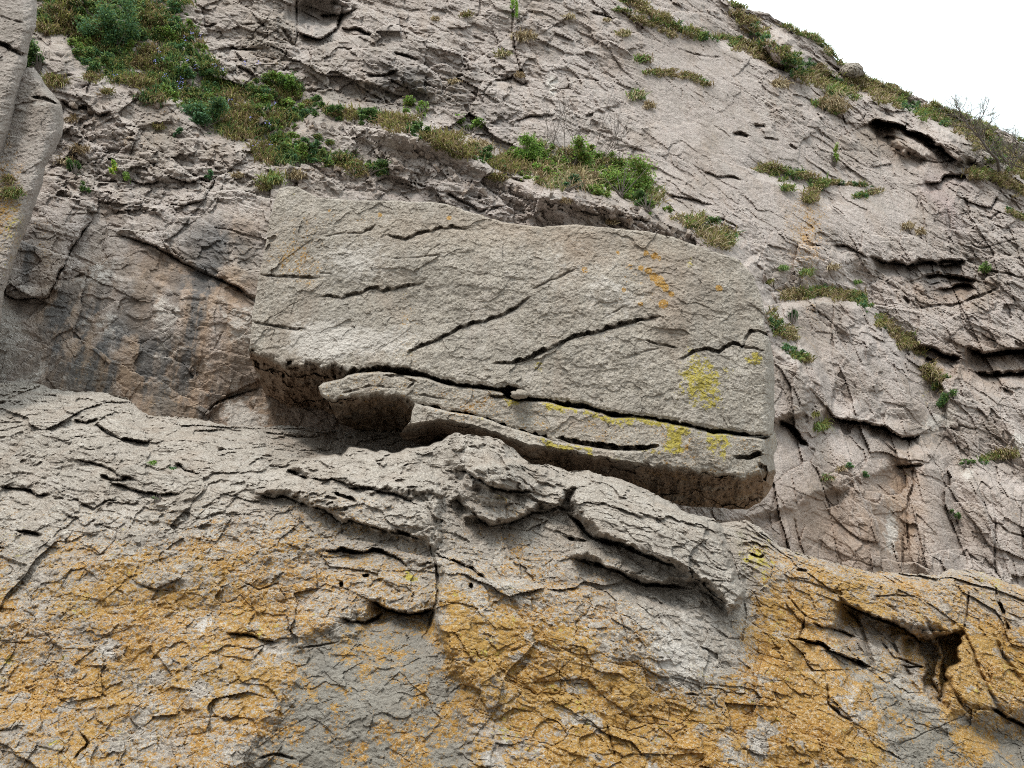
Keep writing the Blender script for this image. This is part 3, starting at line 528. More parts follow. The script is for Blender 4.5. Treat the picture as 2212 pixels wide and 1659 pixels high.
    yv = .30 * sstep(-.1, .4, vnoise(XY, 1 / 70., 168, 3)) * sstep(-40, 60, Y - divl) * (1 - hollow) + .5 * blob(X, Y, 1640, 1200, 40, 60) + .55 * blob(X, Y, 745, 1090, 25, 14) + .6 * blob(X, Y, 1085, 1075, 40, 16) + .6 * blob(X, Y, 885, 1265, 22, 32) + .5 * blob(X, Y, 1680, 1340, 30, 60, -20) + .45 * blob(X, Y, 1630, 1220, 30, 50) + .4 * blob(X, Y, 950, 1222, 10, 14) \
       + .35 * blob(X, Y, 1290, 1420, 20, 70) + .5 * blob(X, Y, 1325, 1470, 14, 10) + .5 * blob(X, Y, 1120, 1530, 16, 14) + .4 * blob(X, Y, 630, 945, 26, 8) + .35 * blob(X, Y, 2150, 1240, 60, 30) + .16 * lowL * (vnoise(XY, 1 / 60., 163, 2) > .25)
    darks = .25 * hollow * (vnoise(XY, 1 / 40., 165, 3) > .1) + .5 * np.exp(-(seg_field(X, Y, [(700, 1445), (800, 1420), (930, 1375), (925, 1340)])[0] / 12) ** 2)
    brown = .18 * sstep(0, .7, bn) * scaly + .3 * blob(X, Y, 1600, 1180, 30, 50) + .25 * inpoly(X, Y, [(1620, 1170), (2240, 1250), (2240, 1400), (1900, 1400), (1640, 1330)], 30)
    pale = np.clip(.12 * lowL * (1 - hollow) + .55 * blob(X, Y, 1500, 1280, 120, 70, 10, 4) + .5 * blob(X, Y, 1500, 1420, 90, 110, 0, 4) + .35 * blob(X, Y, 120, 1180, 120, 60) + .4 * blob(X, Y, 500, 1350, 60, 120) 
            + .25 * sstep(.1, .6, -bn), 0, 1) * (1 - .5 * scaly)
    pale = np.clip(pale + .2 * bare, 0, 1)
    moss = .5 * blob(X, Y, 1610, 1160, 36, 40) + .3 * blob(X, Y, 1610, 1240, 40, 90) + .2 * blob(X, Y, 640, 945, 60, 14)
    grey = np.clip(.9 * hollow + .15 * sstep(.2, .8, bn) + .2 * sstep(1560, 1700, Y), 0, 1)
    m1 = pack(orange, yv, darks, brown).reshape(n, -1, 4); m2 = pack(pale, moss, zeros(X) + .05, grey).reshape(n, -1, 4)
    rows = 16; back = []
    for k in range(rows, 0, -1):
        q = P[0] + np.array([0, .055 * k ** 1.45, -.012 * k ** 1.2]); q = q + vnoise(q, 1.5, 172, 3)[..., None] * np.array([0, 0, .04]) * min(1, k / 3) - np.array([0, 0, .02]) * min(1, k / 2); back.append(q)
    ALL = np.concatenate([np.array(back), P], 0)
    m1 = np.concatenate([np.tile(m1[:1], (rows, 1, 1)), m1], 0); m2 = np.concatenate([np.tile(m2[:1], (rows, 1, 1)), m2], 0)
    o = new_mesh('rock_terrain', ALL.reshape(-1, 3), grid_faces(n + rows, len(xs)), M_OUTCROP, {'m1': m1.reshape(-1, 4), 'm2': m2.reshape(-1, 4)}, smooth=False)
    tag(o, 'craggy limestone outcrop crusted with orange lichen under the boulder', 'rock', kind='structure')
    return xs, Y, P
OX, OY, OP = build_outcrop()
def on_outcrop_many(x, y):
    i = np.clip(np.searchsorted(OX, x), 1, len(OX) - 1); j = np.clip((OY[:, i] < y[None, :]).sum(0), 0, OY.shape[0] - 1); return OP[j, i]

# shingle beach below, out of the frame: reflects light up onto the rocks
def build_beach():
    m = bpy.data.materials.new('beach pebbles'); m.use_nodes = True; t = m.node_tree; b = t.nodes['Principled BSDF']
    n = t.nodes.new('ShaderNodeTexNoise'); n.inputs['Scale'].default_value = 12; n.inputs['Detail'].default_value = 6
    r = t.nodes.new('ShaderNodeValToRGB'); r.color_ramp.elements[0].color = (.07, .062, .052, 1); r.color_ramp.elements[1].color = (.16, .14, .12, 1)
    r.color_ramp.elements[0].position = .35; r.color_ramp.elements[1].position = .65
    t.links.new(n.outputs[0], r.inputs[0]); t.links.new(r.outputs[0], b.inputs['Base Color']); b.inputs['Roughness'].default_value = .9
    x = np.linspace(-150, 150, 160); y = np.linspace(-150, 150, 160); X, Y = np.meshgrid(x, y); P = np.stack([X, Y, X * 0], -1)
    P[..., 2] = vnoise(P[..., :2], .4, 181, 3) * .08 - .05
    tag(new_mesh('beach', P.reshape(-1, 3), grid_faces(160, 160)[:, ::-1], m), kind='structure')
build_beach()

# ================================================================== closed rocks from an outline
def resample(pts, n):
    p = pl(pts); L = np.concatenate([[0], np.cumsum(np.hypot(*(p[1:] - p[:-1]).T))]); t = np.linspace(0, L[-1], n)
    return np.stack([np.interp(t, L, p[:, 0]), np.interp(t, L, p[:, 1])], -1)
def solid(name, top, right, bottom, left, nx, ny, depth_fn, thick, mat, parent=None, jitter=1.6, rim=.10, rimw=12, seed=0, rings=10, shrink=.12):
    """top/bottom run left to right, left/right run top to bottom; depth_fn(X, Y) -> (distance, m1, m2)"""
    T, B = resample(top, nx), resample(bottom, nx); Lf, Rg = resample(left, ny), resample(right, ny)
    s = np.linspace(0, 1, nx)[None, :, None]; t = np.linspace(0, 1, ny)[:, None, None]
    C = (1 - t) * T[None] + t * B[None] + (1 - s) * Lf[:, None] + s * Rg[:, None] \
        - ((1 - s) * (1 - t) * T[0] + s * (1 - t) * T[-1] + (1 - s) * t * B[0] + s * t * B[-1])
    j = np.stack([vnoise(C, 1 / 16., seed + 1, 3), vnoise(C, 1 / 16., seed + 2, 3)], -1) * jitter + np.stack([vnoise(C, 1 / 60., seed + 3), vnoise(C, 1 / 60., seed + 4)], -1) * jitter
    C = C + j; X, Y = C[..., 0], C[..., 1]
    rimpts = np.concatenate([C[0, :], C[1:, -1], C[-1, ::-1][1:], C[::-1, 0][1:]], 0)
    sd, _ = seg_field(X, Y, rimpts[::max(1, len(rimpts) // 160)]); dd = np.abs(sd)
    w, m1, m2 = depth_fn(X, Y)
    w = w + rim * np.clip(1 - dd / rimw, 0, 1) ** 2.2
    R = rays(X, Y); P = CAM + w[..., None] * R
    n = nx * ny; ring0 = np.concatenate([np.arange(nx), np.arange(1, ny) * nx + nx - 1, (ny - 1) * nx + np.arange(nx - 2, -1, -1), np.arange(ny - 2, 0, -1) * nx])
    F = [grid_faces(ny, nx)]; V = [P.reshape(-1, 3)]; a1 = [m1]; a2 = [m2]
    rimP = P.reshape(-1, 3)[ring0]; rr = R.reshape(-1, 3)[ring0]; cen = rimP.mean(0); prev = ring0; off = n; k = len(ring0)
    wr = w.reshape(-1)[ring0]; wt = w.min() + thick
    for q in range(1, rings + 1):
        f = q / rings; depth = wr + (np.maximum(wt, wr + .1) - wr) * f
        p = CAM + depth[:, None] * rr; c2 = CAM + (cen - CAM) * (depth / wr.mean())[:, None]
        p = c2 + (p - c2) * (1 - shrink * f ** 1.5 - .01); p = p + vnoise(p, 2.2, seed + 9, 3)[:, None] * .03 * np.array([1, 0, 1]) * (f if f < 1 else 1)
        idx = off + np.arange(k); V.append(p); off += k
        F.append(np.stack([prev, idx, np.roll(idx, -1), np.roll(prev, -1)], -1)); prev = idx
        a1.append(m1[ring0]); a2.append(m2[ring0])
    cback = V[-1].mean(0)
    # close the back with a fan of quads through two inner rings
    for f in (.6, .25):
        p = cback + (V[-1] - V[-1].mean(0)) * (f / (.6 if f == .25 else 1)) if f == .6 else cback + (V[-1] - cback) * .4
        idx = off + np.arange(k); V.append(p); off += k; F.append(np.stack([prev, idx, np.roll(idx, -1), np.roll(prev, -1)], -1)); prev = idx
        a1.append(m1[ring0]); a2.append(m2[ring0])
    V.append(cback[None]); a1.append(m1[:1]); a2.append(m2[:1])
    me_f = np.concatenate(F, 0)[:, ::1]
    o = new_mesh(name, np.concatenate(V, 0), me_f, mat, {'m1': np.concatenate(a1), 'm2': np.concatenate(a2)}, parent=parent, smooth=False)
    return o
def rock_noise(X, Y, w, seed, amp=1.0, lines=True):
    P0 = CAM + w[..., None] * rays(X, Y)
    warp = vnoise(P0, 1.0, seed, 3); warp2 = vnoise(P0, 3.5, seed + 1, 3); fine = vnoise(P0, 12, seed + 2, 4, .6)
    a, b = P0[..., 0], P0[..., 2]; d = -.045 * warp - .012 * warp2 - .006 * fine - .005 * vnoise(P0, 38, seed + 3, 2)
    h, _ = facet(a * 2.4 + .5 * warp2, b * 3.2 + .5 * warp2, seed + 4, .8); d = d - .018 * h
    h, _ = facet(a * 8 + .7 * warp2 + .4 * fine, b * 11 + .4 * warp2 + .5 * fine, seed + 5, .9); d = d - .0065 * h
    h, _ = facet(a * 24 + .8 * fine, b * 30 + .8 * fine, seed + 6, 1); d = d - .0035 * h
    sh = shingle(-b * 5 - a * 1.1 + .5 * warp2 + .2 * fine, .1); d = d - .012 * sh * sstep(0, .5, vnoise(P0, 1.8, seed + 8, 2))
    return d * amp, P0

# ================================================================== THE BALANCED BOULDER
F_EDGE = [(500, 752), (545, 755), (580, 770), (620, 785), (680, 784), (720, 790), (745, 800), (775, 796), (790, 793), (840, 790), (880, 796), (915, 804), (950, 817), (990, 827), (1040, 831), (1080, 837), (1100, 832), (1130, 842), (1142, 858),
  (1180, 861), (1240, 869), (1270, 874), (1310, 887), (1370, 895), (1420, 902), (1480, 914), (1530, 924), (1580, 931), (1640, 939), (1700, 940)]
BLD_F = [
 ([(830,508),(853,511),(877,515),(897,505),(924,500),(950,492),(977,490),(1000,493),(1015,491)], 8, .16, .03, 16), ([(745,503),(780,503),(800,497),(812,486)], 4, .10), ([(700,512),(745,503)], 2, .04),
 ([(690,640),(740,640),(775,632),(800,622),(815,621),(830,628),(860,620),(905,611),(918,608)], 8, .18, .03, 16), ([(560,592),(600,595),(650,598),(690,600)], 7, .15, .02, 14), ([(541,692),(580,700),(620,707),(658,711)], 8, .18, .02, 14),
 ([(875,767),(900,750),(930,738),(964,723),(997,705),(1024,696),(1047,692),(1080,680),(1107,668),(1124,655),(1146,642)], 8, .24, .035, 26), ([(1147,627),(1187,606),(1247,580)], 4, .05, .02, 14),
 ([(1064,785),(1114,780),(1147,770),(1180,753),(1214,738),(1240,725),(1277,718),(1320,706),(1357,695),(1390,688),(1424,685)], 11, .32, .04, 30), ([(1394,736),(1410,740),(1437,745),(1462,753)], 6, .14),
 ([(1475,770),(1505,755),(1531,753),(1553,761),(1565,750),(1581,741),(1603,745)], 8, .28, .02, 14, 0), ([(1602,748),(1611,726),(1621,716),(1638,711),(1656,722)], 7, .28, .02, 14, 0), ([(1605,750),(1628,751),(1650,758)], 5, .14),
 ([(840,560),(900,556),(960,550)], 2.5, .04), ([(655,625),(640,650),(628,690)], 4, .05), ([(1355,770),(1390,760),(1430,752)], 3, .05), ([(1180,765),(1165,790),(1150,805)], 3, .04), ([(1350,660),(1300,690)], 2, .03),
 ([(915,560),(930,540),(955,525)], 3, .03), ([(690,590),(720,592)], 3, .04), ([(1110,790),(1150,775)], 2, .03)]
def boulder_face(X, Y):
    w = plane_w(X, Y, interp(X.ravel(), [(530, 8.62), (700, 8.42), (1100, 8.3), (1500, 8.32), (1680, 8.5)]).reshape(X.shape), 4)
    return w
def under_relief(X, Y, s, seed):
    q = np.stack([X, s * 3.0], -1) / 100.; wv = vnoise(q, 1.3, seed, 3); h, _ = facet(q[..., 0] * 1.6 + .3 * wv, q[..., 1] * 1.1 + .3 * wv, seed + 1, .8); h2, _ = facet(q[..., 0] * 5 + .4 * wv, q[..., 1] * 3 + .4 * wv, seed + 2, .9)
    return sstep(0, 6, s) * (.09 * h + .022 * h2 + .008 * vnoise(q, 14, seed + 3, 2)) + .06 * shingle(s / 26. + .5 * wv + .15 * h2, .2) * sstep(2, 10, s)
def upper_fn(X, Y):
    w = boulder_face(X, Y); d, P0 = rock_noise(X, Y, w, 211)
    XY = np.stack([X, Y], -1); jit = vnoise(XY, 1 / 14., 221, 3)
    edge = interp(X.ravel(), F_EDGE).reshape(X.shape) + jit * 5 * sstep(900, 760, X) + jit * 2 + 1.8 * vnoise(XY, 1 / 8., 222, 2)
    s = Y - edge
    d = d + creases(X, Y, jit, BLD_F, .6, .42)
    d = d - .10 * blob(X, Y, 1200, 600, 400, 120, 12, 2) + .05 * blob(X, Y, 900, 660, 200, 60, 0, 2)
    # below the lower edge: the underside, which runs back into the hill
    und = np.where(s > 0, .30 * (1 - np.exp(-np.maximum(s, 0) / 5)) + .022 * s * interp(X.ravel(), [(530, 1.0), (800, 1.0), (900, 1.6), (1700, 2.2)]).reshape(X.shape), 0) + .02 * sstep(-8, 0, s)
    d = d + np.minimum(und, 2.6) + np.where(s > 0, under_relief(X, Y, s, 231), 0)
    # right end turns away
    d = d + .5 * sstep(1640, 1690, X) ** 2
    bn = vnoise(XY, 1 / 60., 241, 3); z = zeros(X)
    yel = .50 * inpoly(X, Y, [(1480, 762), (1540, 762), (1575, 800), (1562, 880), (1520, 890), (1480, 850), (1465, 800)], 24) + .75 * blob(X, Y, 1628, 775, 26, 20, 0, 4) + .8 * blob(X, Y, 1160, 787, 15, 16, 0, 4) + .7 * blob(X, Y, 1492, 575, 8, 22, 0, 4) \
        + .6 * blob(X, Y, 1290, 735, 40, 7, -15) + .35 * blob(X, Y, 640, 420, 40, 5, 12) + .5 * blob(X, Y, 650, 713, 10, 5) + .25 * blob(X, Y, 880, 640, 22, 40) + .3 * blob(X, Y, 640, 580, 40, 60) + .4 * blob(X, Y, 880, 755, 20, 12) \
        + .35 * blob(X, Y, 1330, 712, 60, 5, -15) + .35 * blob(X, Y, 1500, 850, 50, 50) + .2 * blob(X, Y, 1580, 570, 90, 40) + .16 * inpoly(X, Y, [(1440, 740), (1660, 740), (1670, 930), (1560, 925), (1430, 900)], 30)
    org = z.copy()
    for (cx, cy, r) in ((1395, 546, 7), (1414, 553, 7), (1424, 558, 5), (1402, 585, 8), (1412, 598, 10), (1425, 608, 12), (1437, 622, 9), (1450, 634, 6), (1433, 657, 10), (1384, 657, 6), (1347, 625, 6), (1553, 622, 7), (1385, 578, 5), (820, 465, 6), (970, 471, 4), (1263, 583, 7), (1335, 545, 5), (712, 455, 4)):
        if r > 1: org = np.maximum(org, 1.15 * (1 - sstep(r * .75, r * 1.12, np.hypot(X - cx, Y - cy) + jit * 2.5)))
    org = org + .42 * blob(X, Y, 640, 560, 60, 70) + .3 * blob(X, Y, 740, 470, 90, 20) + .3 * blob(X, Y, 880, 700, 30, 90) + .25 * blob(X, Y, 1380, 600, 70, 60)
    pal = .95 * blob(X, Y, 700, 735, 80, 50, 0, 2) + .5 * blob(X, Y, 850, 735, 90, 40) + .55 * blob(X, Y, 760, 560, 110, 60) + .4 * blob(X, Y, 1330, 650, 90, 60) + .5 * blob(X, Y, 1310, 735, 20, 9) + .28 * blob(X, Y, 1200, 560, 200, 80) + .25 * blob(X, Y, 1550, 612, 30, 12) + .18
    brn = .5 * blob(X, Y, 1250, 520, 260, 45, 8) + .3 * blob(X, Y, 1450, 640, 90, 80) + .25 * blob(X, Y, 860, 500, 130, 40) + .95 * sstep(0, 12, s); grey = .14 * sstep(-.3, .6, bn)  # strong brown over the underside: stain tone plus shade painted into the colour
    dk = .12 * sstep(.2, .6, bn)
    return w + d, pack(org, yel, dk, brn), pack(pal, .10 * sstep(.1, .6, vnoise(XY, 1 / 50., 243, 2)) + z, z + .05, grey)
A_TOP = [(602, 406), (623, 403), (640, 404), (660, 413), (683, 427), (737, 431), (787, 432), (854, 433), (937, 437), (970, 443), (1037, 465), (1087, 480), (1170, 490), (1237, 486), (1304, 493), (1404, 500), (1447, 510), (1530, 538), (1600, 565), (1630, 598)]
A_RIGHT = [(1630, 598), (1640, 630), (1650, 665), (1653, 706), (1662, 730), (1668, 780), (1673, 850), (1676, 900), (1668, 938)]
A_BOT = [(583, 870), (617, 893), (667, 913), (717, 925), (780, 933), (860, 938), (930, 940), (1100, 930), (1300, 940), (1500, 950), (1668, 938)]
A_LEFT = [(602, 406), (590, 445), (578, 500), (566, 560), (558, 600), (552, 650), (543, 690), (540, 730), (537, 755), (545, 785), (563, 835), (583, 870)]
SLAB_TOP = [(687, 835), (700, 824), (737, 820), (770, 806), (804, 801), (854, 805), (887, 811), (924, 817), (964, 832), (1004, 837), (1054, 842), (1084, 848), (1100, 860), (1137, 867), (1180, 869), (1220, 877), (1257, 882), (1297, 894), (1327, 902), (1370, 900), (1414, 908),
  (1462, 918), (1500, 924), (1541, 936), (1575, 935), (1625, 944), (1655, 948), (1671, 932)]
S_FRONT = [(600, 800), (687, 845), (700, 862), (760, 856), (800, 853), (860, 851), (885, 866), (890, 870), (920, 875), (960, 886), (1020, 892), (1090, 917), (1180, 943), (1205, 965), (1290, 985), (1420, 1005), (1540, 1022), (1600, 1030), (1650, 1020), (1700, 1000)]
def slab_fn(X, Y):
    w = boulder_face(X, Y) + .02; d, P0 = rock_noise(X, Y, w, 311); XY = np.stack([X, Y], -1); jit = vnoise(XY, 1 / 14., 321, 3)
    front = interp(X.ravel(), S_FRONT).reshape(X.shape) + jit * 5 + 1.5 * vnoise(XY, 1 / 8., 322, 2); s = Y - front
    d = d + np.where(s > 0, np.minimum(.24 * (1 - np.exp(-np.maximum(s, 0) / 4)) + .02 * s, 2.0) + under_relief(X, Y, s, 331), 0) + .02 * sstep(-8, 0, s)
    d = d + creases(X, Y, jit, [([(830, 812), (870, 812), (900, 825), (880, 838)], 4, .08), ([(740, 850), (800, 832), (860, 838)], 3, .05), ([(1205, 945), (1290, 960), (1340, 967), (1420, 965)], 9, .3), ([(1055, 853), (1090, 857), (1130, 866)], 5, .14),
        ([(1585, 985), (1620, 988), (1650, 975)], 7, .2), ([(1640, 1000), (1650, 1010), (1655, 1040)], 9, .25), ([(900, 850), (960, 862)], 3, .04)])
    d = d + .7 * sstep(1640, 1682, X) ** 1.5
    cl = zeros(X) + 1
    yel = .95 * np.exp(-((Y - interp(X.ravel(), SLAB_TOP).reshape(X.shape) - 6) / 9) ** 2) * sstep(1030, 1080, X) * sstep(1600, 1560, X) * (.5 + .5 * sstep(-.3, .2, jit)) + .75 * blob(X, Y, 1465, 950, 26, 40, 0, 4) + .7 * blob(X, Y, 1550, 965, 26, 34, -10, 4) + .65 * blob(X, Y, 1218, 888, 14, 16) + .4 * blob(X, Y, 1350, 910, 30, 14) + .4 * blob(X, Y, 970, 820, 60, 6, 12)
    yel = yel + .6 * blob(X, Y, 1410, 975, 60, 10, 0) + .20 * inpoly(X, Y, [(1050, 860), (1400, 905), (1660, 950), (1640, 1010), (1300, 970), (1060, 900)], 16)
    brn = .3 * blob(X, Y, 1240, 920, 40, 12) + .95 * sstep(0, 12, s)  # last term browns the slab underside, stain colour and painted-in shade together
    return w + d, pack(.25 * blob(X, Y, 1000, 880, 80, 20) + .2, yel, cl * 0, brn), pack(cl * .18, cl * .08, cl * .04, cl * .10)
C_TOP = [(893, 872), (920, 878), (960, 888), (1020, 895), (1060, 908), (1090, 920), (1140, 935), (1180, 948), (1200, 955), (1290, 968), (1340, 974), (1420, 972)]
C_FRONT = [(800, 915), (888, 914), (905, 912), (950, 905), (1000, 913), (1070, 932), (1120, 952), (1145, 960), (1200, 966), (1290, 985), (1420, 1006), (1500, 1015)]
def lower_fn(X, Y):
    w = boulder_face(X, Y) - .01; d, P0 = rock_noise(X, Y, w, 411); XY = np.stack([X, Y], -1); jit = vnoise(XY, 1 / 14., 421, 3)
    front = interp(X.ravel(), C_FRONT).reshape(X.shape) + jit * 2.5; s = Y - front
    d = d + np.where(s > 0, np.minimum(.2 * (1 - np.exp(-np.maximum(s, 0) / 4)) + .018 * s, 1.6) + under_relief(X, Y, s, 431), 0)
    d = d - .22 * blob(X, Y, 1150, 985, 45, 26, 20, 4)
    d = d + .35 * sstep(1380, 1425, X)
    cl = zeros(X) + 1
    yel = .95 * inpoly(X, Y, [(1150, 935), (1200, 950), (1290, 968), (1290, 990), (1240, 980), (1180, 960)], 7) + .6 * blob(X, Y, 1040, 905, 26, 7, 15) + .55 * blob(X, Y, 1340, 990, 60, 12)
    org = .5 * blob(X, Y, 975, 893, 50, 14, 8) + .3 * blob(X, Y, 1130, 935, 40, 12, 20)
    return w + d, pack(org, yel, cl * 0, .95 * sstep(0, 12, s)), pack(cl * .25, cl * .05, cl * .05, cl * .08)  # brown past the front edge: underside stain with its shade painted in
JIT = 1.0
base = CAM + 9.6 * rays(np.array([1150.0]), np.array([1000.0]))[0]
bo = bpy.data.objects.new('boulder', None); bo.location = base; COL.objects.link(bo); bpy.context.view_layer.update()
tag(bo, 'huge flat fronted grey boulder balanced on the outcrop, split by long cracks', 'boulder')
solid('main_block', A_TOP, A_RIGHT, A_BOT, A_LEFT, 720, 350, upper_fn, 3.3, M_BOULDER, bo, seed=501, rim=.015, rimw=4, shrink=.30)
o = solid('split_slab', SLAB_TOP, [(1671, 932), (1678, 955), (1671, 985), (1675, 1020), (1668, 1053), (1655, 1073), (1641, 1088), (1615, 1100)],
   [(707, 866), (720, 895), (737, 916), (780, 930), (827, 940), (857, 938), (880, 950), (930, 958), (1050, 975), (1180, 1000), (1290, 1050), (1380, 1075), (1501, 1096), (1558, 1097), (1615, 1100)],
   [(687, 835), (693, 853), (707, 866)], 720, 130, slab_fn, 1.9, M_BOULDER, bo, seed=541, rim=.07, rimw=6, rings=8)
tag(o, 'long slab split from the foot of the boulder, yellow lichen on its lip')
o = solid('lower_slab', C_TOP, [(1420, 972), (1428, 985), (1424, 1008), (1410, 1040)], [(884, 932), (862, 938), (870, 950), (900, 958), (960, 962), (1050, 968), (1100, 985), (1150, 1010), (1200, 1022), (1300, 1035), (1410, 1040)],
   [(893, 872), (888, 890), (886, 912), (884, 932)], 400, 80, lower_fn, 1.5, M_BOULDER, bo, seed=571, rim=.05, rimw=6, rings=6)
tag(o, 'thin broken slab under the boulder, lit face with square left end')
def pebble_fn(wc, r, cx, cy, rx, ry, seed):
    def fn(X, Y):
        q = ((X - cx) / rx) ** 2 + ((Y - cy) / ry) ** 2; w = wc - r * np.sqrt(np.clip(1 - q, 0, 1)); d, _ = rock_noise(X, Y, w, seed, .6 if r < .3 else 3.5)
        z = zeros(X); return w + d, pack(z + .05, z, z, z + .2), pack(z + .15, z + .1, z, z + .3)
    return fn
def oval(cx, cy, rx, ry, jitter, seed):
    r = np.random.default_rng(seed); k = [1 + jitter * (r.random() - .5) for _ in range(24)]
    p = [(cx + rx * k[i] * math.cos(math.radians(225 + i * 15)), cy + ry * k[i] * math.sin(math.radians(225 + i * 15))) for i in range(24)]; p.append(p[0])
    return p[0:7], p[6:13], p[12:19][::-1], p[18:25][::-1]      # top, right, bottom, left
def stone(name, cx, cy, rx, ry, w, r, seed, mat, thick=.2, nx=60):
    t, rg, b, lf = oval(cx, cy, rx, ry, .3, seed)
    return solid(name, t, rg, b, lf, nx, nx, pebble_fn(w, r, cx, cy, rx * 1.05, ry * 1.05, seed), thick, mat, seed=seed, rim=.0, jitter=1.0, rings=5, shrink=.3)
o = stone('stone', 1122, 852, 20, 10, 9.15, .12, 601, M_BOULDER, .35)
tag(o, 'small brown stone jammed in the main crack of the boulder', 'stone')

# knob on the skyline and the blocks beside it
pk = on_cliff(1850, 185); wk = float((pk - CAM) @ FWD)
o = stone('skyline_boulder', 1840, 152, 27, 19, wk + .1, .45, 611, M_BOULDER, 1.2, 90); tag(o, 'rounded brown boulder standing on the skyline above the grass', 'boulder')

# ------------------------------------------------------------------ left buttress: two big slabs in front of the cliff
def but_fn(c, b_, seed, turn, pal=.2, org=0.0):
    def fn(X, Y):
        w = plane_w(X, Y, c, b_); d, P0 = rock_noise(X, Y, w, seed, 1.3); XY = np.stack([X, Y], -1); jit = vnoise(XY, 1 / 18., seed + 7, 3)
        d = d - .10 * vnoise(P0, .7, seed + 5, 2) + .5 * np.clip((X - turn(Y)) / 50, 0, 2) ** 1.6
        d = d + creases(X, Y, jit, [([(-20, 88), (0, 93), (20, 103), (50, 117), (60, 118)], 6, .2, .05, 14), ([(68, 210), (95, 212), (125, 225)], 4, .12), ([(-10, 30), (20, 42), (50, 50)], 2, .04)])
        z = zeros(X)
        return w + d, pack(org * blob(X, Y, 5, 430, 40, 120) + .15 * z, org * .8 * blob(X, Y, 20, 500, 40, 120), z + .1, .1 + z), \
            pack(pal + .5 * blob(X, Y, 90, 220, 30, 26), .35 * blob(X, Y, 20, 470, 50, 130), .1 + z, .32 + .1 * jit)
    return fn
o = solid('rock_slab', [(-420, 40), (20, 150), (45, 152), (70, 140), (85, 155)], [(85, 155), (105, 190), (130, 225), (138, 262), (136, 290), (122, 320), (98, 360), (90, 400), (80, 425), (72, 450), (66, 470), (48, 520), (30, 570), (10, 630), (2, 700)],
   [(-420, 720), (-200, 720), (2, 700)], [(-420, 40), (-420, 720)], 230, 300, but_fn(8.1, 6, 701, lambda Y: interp(Y.ravel(), [(100, 60), (220, 105), (290, 100), (400, 60), (520, 20), (700, -30)]).reshape(Y.shape), .12, .7), 2.2, M_CLIFF, seed=701, rim=.2, rimw=16)
tag(o, 'tall rounded grey slab leaning on the cliff, dark cleft along its right edge', 'rock slab')
o = solid('rock_slab', [(-420, -220), (0, -60), (84, -60)], [(84, -60), (80, 10), (77, 55), (62, 100), (55, 145), (45, 175), (32, 225), (18, 290), (5, 330), (-20, 380)],
   [(-420, 460), (-200, 430), (-20, 380)], [(-420, -220), (-420, 460)], 200, 220, but_fn(7.7, 7, 731, lambda Y: interp(Y.ravel(), [(-60, 45), (60, 45), (145, 25), (300, -20), (400, -60)]).reshape(Y.shape), .25, 0), 2.0, M_CLIFF, seed=731, rim=.2, rimw=14)
tag(o, 'pale pitted slab overlapping the top of the tall rounded slab', 'rock slab')

# ================================================================== VEGETATION
def leaf_material(name):
    m = bpy.data.materials.new(name); m.use_nodes = True; t = m.node_tree; b = t.nodes['Principled BSDF']
    a = t.nodes.new('ShaderNodeAttribute'); a.attribute_name = 'tint'
    t.links.new(a.outputs['Color'], b.inputs['Base Color']); b.inputs['Roughness'].default_value = .65; b.inputs['Specular IOR Level'].default_value = .25
    tr = t.nodes.new('ShaderNodeBsdfTranslucent'); ms = t.nodes.new('ShaderNodeMixShader'); ms.inputs[0].default_value = .35
    t.links.new(a.outputs['Color'], tr.inputs[0]); t.links.new(b.outputs[0], ms.inputs[1]); t.links.new(tr.outputs[0], ms.inputs[2])
    t.links.new(ms.outputs[0], t.nodes['Material Output'].inputs[0])
    return m
M_LEAF = leaf_material('leaves and blades')
M_TWIG = bpy.data.materials.new('twig bark'); M_TWIG.use_nodes = True
def _twig():
    t = M_TWIG.node_tree; b = t.nodes['Principled BSDF']; n = t.nodes.new('ShaderNodeTexNoise'); n.inputs['Scale'].default_value = 20
    r = t.nodes.new('ShaderNodeValToRGB'); r.color_ramp.elements[0].color = (.07, .055, .05, 1); r.color_ramp.elements[1].color = (.2, .165, .14, 1)
    t.links.new(n.outputs[0], r.inputs[0]); t.links.new(r.outputs[0], b.inputs['Base Color']); b.inputs['Roughness'].default_value = .9
_twig()
PAL = {'brown': [(.115, .082, .045), (.09, .065, .032), (.15, .11, .065)], 'olive': [(.105, .105, .03), (.13, .115, .04), (.075, .085, .025)], 'green': [(.075, .115, .032), (.058, .095, .028), (.10, .14, .045)],
       'dark': [(.030, .07, .022), (.045, .085, .03), (.025, .05, .02)], 'straw': [(.20, .165, .10), (.165, .13, .075), (.24, .20, .13)], 'fresh': [(.12, .20, .035), (.09, .17, .03), (.15, .22, .05)],
       'blue': [(.18, .18, .55), (.24, .22, .60), (.14, .15, .45)], 'yellow': [(.6, .5, .05)], 'bluegreen': [(.05, .11, .06), (.07, .13, .075), (.04, .085, .045)]}
def tints(keys, n, r):
    c = np.array([PAL[k][j] for k in keys for j in range(len(PAL[k]))]); q = c[r.integers(0, len(c), n)] * 2.35
    return q * (1 + .25 * r.standard_normal((n, 1)).clip(-1.5, 2))
